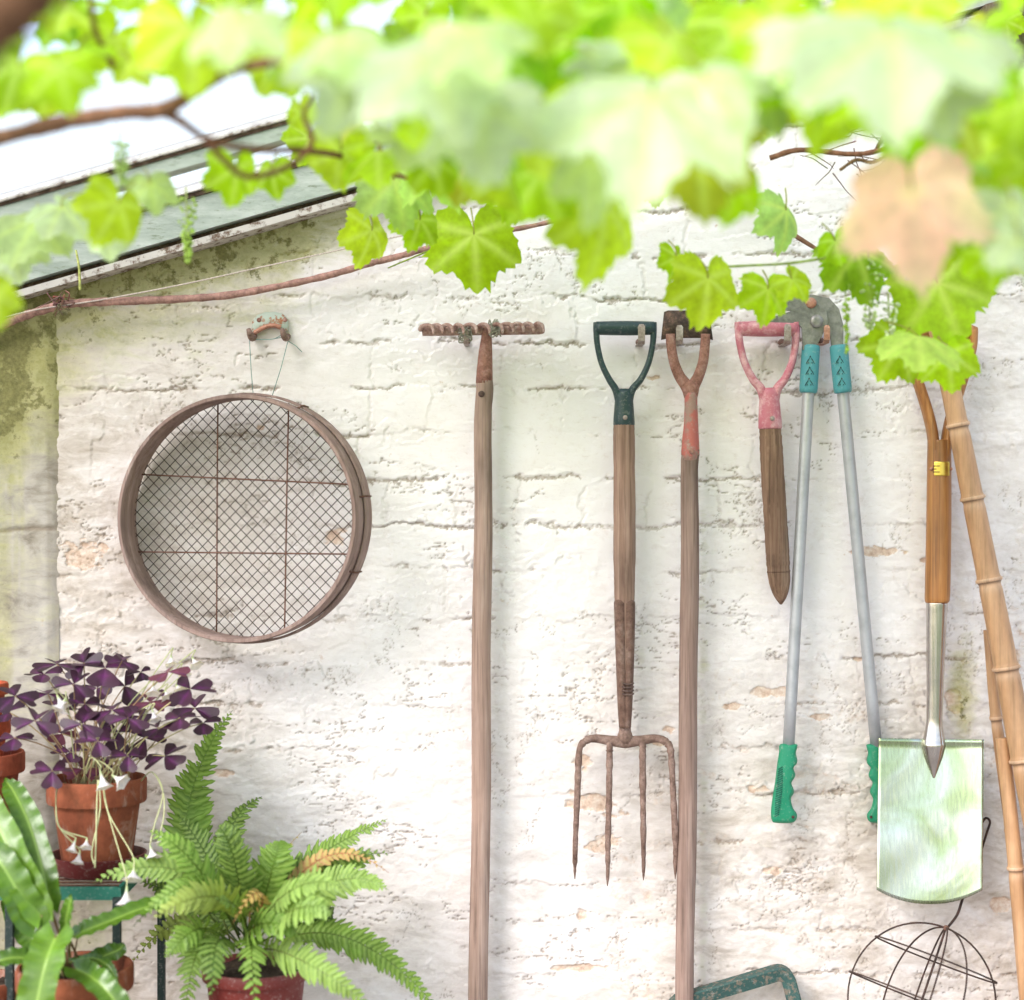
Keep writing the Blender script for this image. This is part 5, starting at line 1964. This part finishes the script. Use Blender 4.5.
    # leaves that can be told apart in the photograph: x, y, depth, size px, tip dx, dy (down +), tip depth, normal, colour
    K = [
        (474, 246, .28, 96, (.05, 1, -.1), (.1, -1, .25), VIV, .15, .12),
        (606, 220, .95, 118, (.08, 1, .1), (.85, -1, .25), VIV2, .35, .05),
        (708, 288, .50, 80, (.0, 1, .1), (.35, -1, .2), VIV2, .25, .10),
        (676, 262, .46, 42, (-.1, 1, .1), (1.2, -1, .2), VIV, .3, .10),
        (786, 218, .40, 66, (.1, 1, 0), (1.0, -1, .4), (.36, .56, .20), .4, .1),
        (856, 262, .46, 84, (.35, 1, .2), (.2, -1, .7), MIDG, .3, .1),
        (938, 296, .42, 106, (.35, .9, .1), (-.05, -1, .25), (.34, .54, .03), .12, .15),
        (918, 346, .52, 86, (.75, .35, .45), (.1, -.45, 1), (.46, .64, .16), .3, .35),
        (768, 296, .46, 58, (-.1, 1, 0), (.4, -1, .3), VIV, .3, .1),
        (792, 284, .47, 44, (.5, .7, .1), (.1, -1, .6), VIV2, .3, .2),
        (900, 352, .42, 70, (-.6, 1, .1), (.2, -1, .3), VIV, .3, .1),
        (948, 362, .44, 62, (.1, 1, .1), (-.2, -1, .3), VIV, .3, .1),
        (372, 238, .35, 62, (-.25, 1, 0), (1.1, -1, .1), VIV2, .35, .1),
        (394, 190, .45, 84, (.25, 1, .2), (.3, -1, .7), (.40, .58, .18), .3, .1),
        (438, 168, .5, 96, (.3, .8, .2), (-.2, -1, .8), (.38, .58, .14), .3, .2),
        (420, 226, .4, 52, (-.3, 1, 0), (.5, -1, .2), VIV, .3, .1),
        (512, 185, .5, 78, (.1, 1, 0), (.5, -1, .2), VIV, .3, .1), (545, 172, .55, 80, (.1, 1, 0), (-.5, -1, .2), VIV, .3, .1),
        (236, 176, .9, 62, (.0, 1, .0), (.7, -1, .1), VIV, .3, .1), (272, 176, .8, 44, (.1, 1, 0), (-.3, -1, .2), VIV, .3, .1),
        (36, 232, .75, 92, (-.3, 1, .4), (.1, -.7, .9), PALE2, .25, .15), (62, 216, .8, 74, (.6, .6, .3), (.2, -.7, .9), PALE, .25, .2), (14, 252, .75, 66, (.2, 1, .3), (-.2, -.9, .6), PALE, .25, .2),
        (118, 212, 1.0, 74, (-.5, 1, .1), (.9, -1, .2), VIV2, .35, .1), (108, 240, .85, 42, (.1, 1, 0), (0, -1, .5), PALE, .3, .3), (150, 190, .9, 54, (.2, 1, .2), (.2, -1, .6), PALE2, .3, .2),
        (-6, 300, 1.3, 58, (.2, 1, .0), (.5, -1, .2), VIV2, .3, .1),
        (652, 118, 1.52, 205, (-.15, 1, .15), (.05, -.75, .75), PALE, .18, .25), (590, 168, 1.4, 104, (.25, 1, .1), (.8, -.8, .5), PALE2, .3, .1),
        (430, 80, 1.55, 165, (-.5, .8, .1), (.15, -.8, .8), PALE, .25, .2), (356, 84, 1.5, 120, (-.45, 1, .1), (.5, -.8, .6), PALE, .25, .2), (238, 28, 1.6, 105, (-.1, 1, .2), (-.1, -.8, .8), PALE2, .3, .3),
        (890, 56, 1.65, 205, (.0, 1, .2), (0, -.7, .8), PALE, .2, .3), (960, 52, 1.6, 120, (.3, 1, .2), (-.1, -.8, .7), PALE, .2, .3), (820, 44, 1.6, 130, (-.6, .6, .1), (.1, -.7, .8), PALE, .2, .3),
        (1012, 215, 1.35, 96, (.0, 1, .1), (.3, -.8, .6), PALE, .3, .2), (700, 165, 1.25, 105, (.05, 1, .1), (-.2, -1, .3), OLIVE, .3, .2), (735, 190, 1.2, 70, (-.2, 1, .1), (.3, -1, .3), VIV, .3, .2),
        (520, 62, 1.2, 130, (.2, 1, .1), (.1, -1, .4), VIV, .3, .2), (560, 22, 1.3, 130, (-.2, 1, .1), (.1, -1, .4), VIV, .3, .2), (745, 40, 1.3, 120, (.1, 1, .1), (.1, -1, .4), VIV, .3, .2),
        (706, 92, 1.5, 120, (.5, 1, .1), (-.2, -.8, .7), PALE, .25, .1), (470, 40, 1.6, 110, (.3, .8, .1), (-.1, -.8, .8), PALE2, .25, .1), (930, 90, 1.6, 110, (.2, 1, .1), (-.2, -.8, .7), PALE, .25, .1), (1020, 250, 1.4, 80, (.1, 1, .1), (.2, -.8, .7), PALE, .25, .1),
        (480, 120, 1.5, 140, (.1, 1, .2), (-.3, -.8, .7), PALE, .3, .2), (330, 50, 1.35, 100, (.2, 1, .1), (.2, -1, .5), VIV2, .3, .2), (190, 40, 1.3, 110, (.1, 1, .1), (.4, -1, .4), VIV2, .3, .2),
        (58, 74, 1.4, 76, (.3, 1, .1), (.2, -1, .4), VIV, .3, .2), (18, 76, 1.2, 80, (-.3, 1, .1), (.2, -1, .4), VIV, .3, .2), (960, 200, 1.1, 120, (-.2, 1, .1), (.3, -1, .4), VIV, .3, .2),
        (985, 150, 1.0, 130, (.2, 1, .1), (-.2, -1, .4), VIV2, .3, .2), (1010, 112, .9, 90, (.3, 1, .1), (-.2, -1, .4), VIV, .3, .2), 
        (760, 96, 1.2, 100, (-.2, 1, .1), (-.2, -1, .4), OLIVE, .3, .2), (935, 128, 1.2, 110, (.1, 1, .1), (.2, -1, .4), VIV, .3, .2), (1006, 26, .25, 40, (.2, 1, 0), (-.3, -1, .2), VIV, .3, .2), (994, 62, .2, 36, (.5, .8, 0), (.3, -1, .2), VIV2, .3, .2),
        (990, 262, 1.0, 60, (.1, 1, 0), (.3, -1, .4), VIV, .3, .1), (835, 246, .5, 44, (.3, 1, 0), (-.5, -1, .4), VIV, .3, .2), (655, 190, .35, 34, (.2, 1, 0), (.3, -1, .2), VIV2, .3, .2),
    ]
    for i, (x, y, d, s, tip, nrm, colr, curl, dp) in enumerate(K):
        td = Vector((tip[0], -tip[2], -tip[1]))
        vine_leaf(fol, W(x, y - s * .12, d), PX(s, d), td, nrm, tuple(v * (.88 + .3 * ((i * 37) % 10) / 10) for v in colr), 300 + i, curl + .14, 1, dp)
    # the rest of the canopy
    bx = [(-80, 100), (0, 95), (80, 112), (130, 125), (200, 118), (280, 146), (350, 168), (420, 190), (470, 195), (550, 180), (600, 158), (680, 140), (740, 124), (800, 140), (860, 150), (910, 210), (960, 260), (1000, 262), (1100, 260)]

    def bound(x):
        for (a, ya), (c_, yc) in zip(bx[:-1], bx[1:]):
            if x <= c_:
                return ya + (yc - ya) * (x - a) / (c_ - a)
        return bx[-1][1]
    paths = [(-20, 140), (60, 123), (120, 113), (162, 110), (196, 92), (235, 70), (300, 60)], [(162, 110), (205, 138), (262, 150), (284, 146), (298, 112), (318, 92)], [(255, 172), (320, 155), (374, 166), (400, 176)]

    def near_branch(x, y, lim):
        for P in paths:
            for (a, b_), (c_, e) in zip(P[:-1], P[1:]):
                t = max(0, min(1, ((x - a) * (c_ - a) + (y - b_) * (e - b_)) / ((c_ - a) ** 2 + (e - b_) ** 2)))
                if math.hypot(x - a - t * (c_ - a), y - b_ - t * (e - b_)) < lim:
                    return True
        return False
    rs = random.Random(77)
    cnt = 0
    while cnt < 260:
        x = rs.uniform(-90, 1110)
        y = rs.uniform(-60, 262)
        bd = bound(x)
        if y > bd - 8:
            continue
        if 775 < x < 925 and 108 < y < 190:
            continue
        if x > 985 and 0 < y < 66:
            continue
        d = rs.choice([rs.uniform(.45, 1.0), rs.uniform(.8, 1.35), rs.uniform(1.1, 1.55)])
        if x < 330 and rs.random() < .6:
            d = rs.uniform(1.0, 1.22)
        if y > bd - 45:
            d = min(d, rs.uniform(.35, 1.2))
        p = W(x, y, d)
        if p.z > roof_z(p.x) + .04 and d < 1.0:
            continue
        size = rs.uniform(.065, .125)
        if x < 330:
            size *= .74
            if near_branch(x, y + 8, size * .42 * FPX / (CAM_D - d) + 6) and d > 1.22:
                continue
        N = Vector((rs.gauss(0, .55), -.75 + rs.gauss(0, .35), .55 + rs.gauss(0, .4)))
        td = Vector((rs.gauss(0, .5), -.2 + rs.gauss(0, .3), -1))
        q = rs.random()
        colr = VIV if q < .45 else VIV2 if q < .72 else MIDG if q < .80 else OLIVE if q < .86 else VIV2 if q < .95 else PALE2
        if d > 1.2 and rs.random() < .14:
            colr = PALE if rs.random() < .6 else PALE2
        tone = rs.uniform(.85, 1.15)
        vine_leaf(fol, p, size, td, N, tuple(c * tone for c in colr), 1000 + cnt, rs.uniform(.1, .5), 0)
        cnt += 1
    fol.build('foliage', M['leaf'], root)
    dl = MB()
    vine_leaf(dl, W(912, 190, 1.42), PX(146, 1.42), (.1, -.05, -1), (-.25, -1, .30), (.86, .76, .46), 555, .45, 1, .0, blot=(.98, .60, .48))
    dl.build('withered_leaf', M['dead_leaf'], root)['label'] = 'blotched pinkish brown leaf'
    # flower clusters
    for (cx, cy, d, n, w, h, c1) in ((186, 232, .62, 90, 22, 62, (.40, .56, .10)), (120, 165, .9, 60, 26, 40, (.46, .60, .2)), (868, 296, .46, 80, 40, 66, (.56, .68, .30)), (888, 322, .45, 40, 26, 30, (.70, .76, .52)), (845, 320, .47, 45, 10, 70, (.36, .54, .06)), (905, 268, .46, 40, 18, 24, (.72, .76, .58))):
        b = MB()
        rs = random.Random(int(cx))
        ax0, ax1 = W(cx, cy - h / 2 - 14, d), W(cx + 2, cy + h / 2, d)
        b.cur = (.40, .46, .14)
        b.tube([ax0, (ax0 + ax1) / 2, ax1], [.0014, .0011, .0006], 5)
        for _ in range(n):
            t = rs.random() ** .8
            rr = (1 - t * .75) * w / 2
            q = Vector(ax0).lerp(ax1, .15 + .85 * t)
            a = rs.uniform(0, 6.28)
            e = q + Vector((math.cos(a), math.sin(a), rs.uniform(-.2, .3))) * PX(rr * rs.uniform(.4, 1), d)
            b.cur = (.40, .48, .16)
            b.tube([q, e], .0005, 4, caps=False)
            f = rs.uniform(.8, 1.2)
            b.cur = tuple(min(.9, v * f) for v in c1)
            b.ball(e, rs.uniform(.0018, .0034), 7, 4)
        b.build('flower_cluster', M['stem'], root)


vine()
wb = MB()
wb.cur = (.70, .58, .52)
pp, rr = smooth_path([W(-40, 330, .05), W(30, 311, .052), W(100, 300, .052), (W(180, 285, .05)), W(262, 267, .048), W(330, 252, .045), W(400, 236, .04), W(470, 222, .03), W(540, 212, .012)], .0013, 8)
wb.tube(pp, rr, 6)
tag(wb.build('training_wire', M['twine'], None), 'thin pale wire stretched along the wall just above the vine stem', 'wire')

# ------------------------------------------------------------------ light, sky, camera
EL, AZ = 40, 38          # sun height, and how far round to the viewer's left it stands
S = Vector((-math.sin(R(AZ)) * math.cos(R(EL)), -math.cos(R(AZ)) * math.cos(R(EL)), math.sin(R(EL))))
sun = bpy.data.lights.new('sun', 'SUN')
sun.energy = 3.65
sun.angle = R(27)
sun.color = (1.0, .978, .975)
so = bpy.data.objects.new('sun', sun)
so.rotation_euler = S.to_track_quat('Z', 'Y').to_euler()
so.location = S * 8
col.objects.link(so)

w = bpy.data.worlds.new('World')
scene.world = w
w.use_nodes = True
nt = w.node_tree
bg = nt.nodes['Background']
sky = nt.nodes.new('ShaderNodeTexSky')
sky.sky_type = 'NISHITA'
sky.sun_disc = False
sky.sun_elevation = R(EL)
sky.sun_rotation = R(180 + AZ)
sky.air_density = 1.0
sky.dust_density = 1.5
sky.ozone_density = 1.0
hs = nt.nodes.new('ShaderNodeHueSaturation')
hs.inputs['Saturation'].default_value = .72
hs.inputs['Value'].default_value = 2.65
nt.links.new(sky.outputs[0], hs.inputs['Color'])
nt.links.new(hs.outputs[0], bg.inputs['Color'])
bg.inputs['Strength'].default_value = .15

cam = bpy.data.cameras.new('camera')
cam.sensor_width = 36
cam.lens = 36 * FPX / 1024
cam.clip_end = 2000
cam.clip_start = .05
cam.dof.use_dof = True
cam.dof.focus_distance = CAM_D - .05
cam.dof.aperture_fstop = 1.9
co = bpy.data.objects.new('camera', cam)
co.location = (0, -CAM_D, CAM_Z)
co.rotation_euler = (R(90), 0, 0)
col.objects.link(co)
scene.camera = co
for o in list(bpy.data.objects):
    if '_o' in o:
        del o['_o']
scene.view_settings.view_transform = 'Standard'
scene.view_settings.look = 'None'
scene.view_settings.exposure = 0
scene.render.engine = 'CYCLES'
scene.cycles.use_denoising = True
scene.cycles.max_bounces = 8
scene.cycles.transparent_max_bounces = 12
